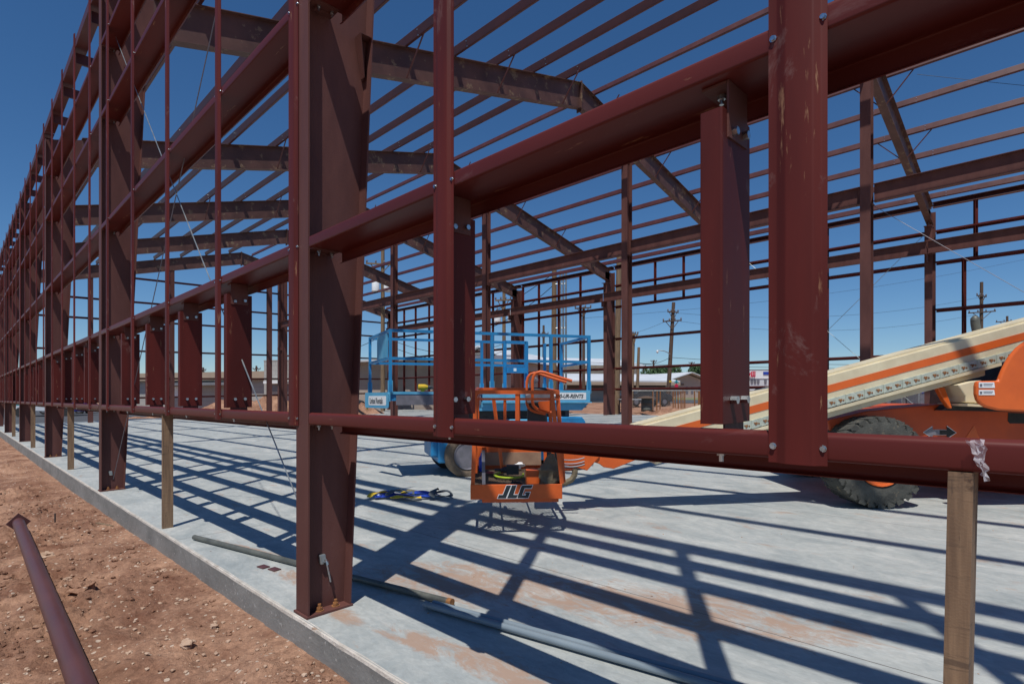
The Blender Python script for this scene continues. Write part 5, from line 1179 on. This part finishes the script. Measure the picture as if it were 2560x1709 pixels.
# barrel, table, tyres, drums near the fence
b_ = at(1617, 1030, 29); b_.z = G*b_.y-.17
mb = MB(); mb.lathe(b_, (0, 0, 1), [(.27, 0), (.29, .02), (.29, .28), (.30, .30), (.29, .32), (.29, .6), (.30, .62), (.29, .64), (.27, .86)], 20); br = mb.build('barrel', 'steelpipe', origin=b_); tag(br, 'old steel barrel with a flat lid standing before the chain link fence', 'barrel')
mb = MB(); mb.lathe(b_+Vector((0, 0, .87)), (0, 0, 1), [(.50, 0), (.46, .04), (.1, .12), (.01, .12)], 20); mb.build('lid', 'darkwood', br)
t_ = at(1592, 1022, 30); t_.z = G*t_.y-.17
tb = empty('work_table', t_, 'low pale topped work table left of the steel barrel', 'table')
mb = MB(); mb.obox(t_-Vector((SA, CA, 0))*.9+Vector((0, 0, .78)), Vector((SA, CA, 0))*1.5, Vector((-CA, SA, 0))*.7, (0, 0, .04)); mb.build('table_top', 'roofwhite', tb)
for s1 in (-.8, .5):
    for s2 in (.05, .62): mb = MB(); q = t_+Vector((SA, CA, 0))*s1+Vector((-CA, SA, 0))*s2; mb.tube([q, q+Vector((0, 0, .78))], .03, 6); mb.build('leg', 'dkgrey', tb)
mb = MB(); c = at(1908, 992, 40); mb.lathe(c, at(1908, 992, 41)-c, [(.55, 0), (.72, .02), (.78, .12), (.72, .24), (.55, .26)], 28); ty = mb.build('big_tyre', 'black', origin=c); tag(ty, 'big black loader tyre standing in front of the white store', 'tyre')
cP = at(2275, 1022, 33); 
def porta(u, d, lab, blue):
    c = at(u, HY, d); c.z = G*c.y-.17; r0 = empty('steel_cabinet', c, lab, 'cabinet'); a = Vector((SA, CA, 0)); b = Vector((-CA, SA, 0))
    mb = MB(); mb.obox(c-a*.45, a*.9, b*.9, (0, 0, 1.15)); mb.build('body', 'galv', r0, bevel=.03)
    mb = MB(); mb.obox(c-a*.38-b*.02+Vector((0, 0, .1)), a*.76, b*.02, (0, 0, .95)); mb.build('door', 'grey', r0)
    if blue:
        mb = MB(); mb.tube([c-b*.03+a*x+Vector((0, 0, z)) for x, z in ((-.3, .9), (-.1, 1.0), (.1, .85), (-.15, .7), (.2, .65), (.3, .8), (.28, .4))], .03, 6); mb.build('graffiti', 'webblue', r0)
porta(2275, 30, 'dull grey steel cabinet beyond the boom, left of the far column', False); porta(2318, 29, 'grey steel cabinet with blue graffiti right of the far column', True)
for i, (u, w, d, m, sz, lab) in enumerate(((2205, 1012, 31, 'webgrey', .55, 'dark machine box beside the spoil heap under the boom'), (2240, 1014, 30, 'webblue', .3, 'small blue cooler on the dirt under the boom'), (2170, 1016, 30, 'white', .28, 'small white bucket on the dirt left of the blue cooler'))):
    c = at(u, HY, d); c.z = G*c.y-.1; mb = MB(); a = Vector((SA, CA, 0)); b = Vector((-CA, SA, 0))
    if m == 'white': mb.lathe(c, (0, 0, 1), [(.13, 0), (.16, .36), (.17, .37)], 14)
    else: mb.obox(c-a*sz/2, a*sz, b*sz, (0, 0, sz*.75)); mb.obox(c-a*sz*.52+Vector((0, 0, sz*.76)), a*sz*1.04, b*sz, (0, 0, sz*.12))
    tag(mb.build('bucket' if m == 'white' else ('cooler' if 'cooler' in lab else 'machine_box'), m), lab, 'bucket' if m == 'white' else ('cooler' if 'cooler' in lab else 'machine'))
# yellow bollard brace seen left of the sign
mb = MB(); mb.tube([at(918, 1022, 30), at(927, 960, 31)], .05, 6); tag(mb.build('guy_marker', 'yellow'), 'slanting yellow guy wire marker left of the rental sign', 'marker')
# spoil heaps
def heap(lab, u0, u1, d, wtop, seed, dy=2.2):
    A = at(u0, HY, d); B = at(u1, HY, d); Ln = (B-A).length; a = (B-A).normalized(); b = Vector((-a.y, a.x, 0)); nx = max(14, int(Ln/.10)); ny = 22
    ht = CAM.z+(HY-wtop)*d/FPX-G*A.y+.2; vs = []; fs = []
    for j in range(ny+1):
        for i in range(nx+1):
            s = i/nx; t = j/ny; e = math.sin(math.pi*s)**.45*math.sin(math.pi*t)
            p = A+a*Ln*s+b*dy*(t-.3); q = Vector((p.x, p.y, seed))
            h = ht*e*(.72+.5*noise.noise(q*.9))+e*(.13*noise.noise(q*3)+.06*abs(noise.noise(q*8)))
            vs.append((p.x, p.y, G*p.y-.28+max(0, h+ .02)))
    for j in range(ny):
        for i in range(nx): fs.append((j*(nx+1)+i, j*(nx+1)+i+1, (j+1)*(nx+1)+i+1, (j+1)*(nx+1)+i))
    mb = MB(); mb.add(vs, fs); tag(mb.build('dirt_pile', 'dirt'), lab, 'dirt pile', 'spoil heaps')
heap('high red spoil heap beyond the end wall, behind the jamb posts', 475, 770, 37, 978, 1.3, 3.5)
heap('low flat spoil heap below the rental sign', 815, 960, 32, 1006, 2.1)
heap('long low spoil heap in front of the chain link fence', 1560, 1850, 28.5, 1018, 4.4, 2.4)
heap('rubbly spoil heap beyond the boom at the right', 2080, 2620, 26.5, 1010, 6.1, 2.6)
heap('small spoil heap at the left corner of the slab end', 290, 420, 36, 1040, 7.7, 2.0)

for o in bpy.data.objects:
    if '_o' in o: del o['_o']
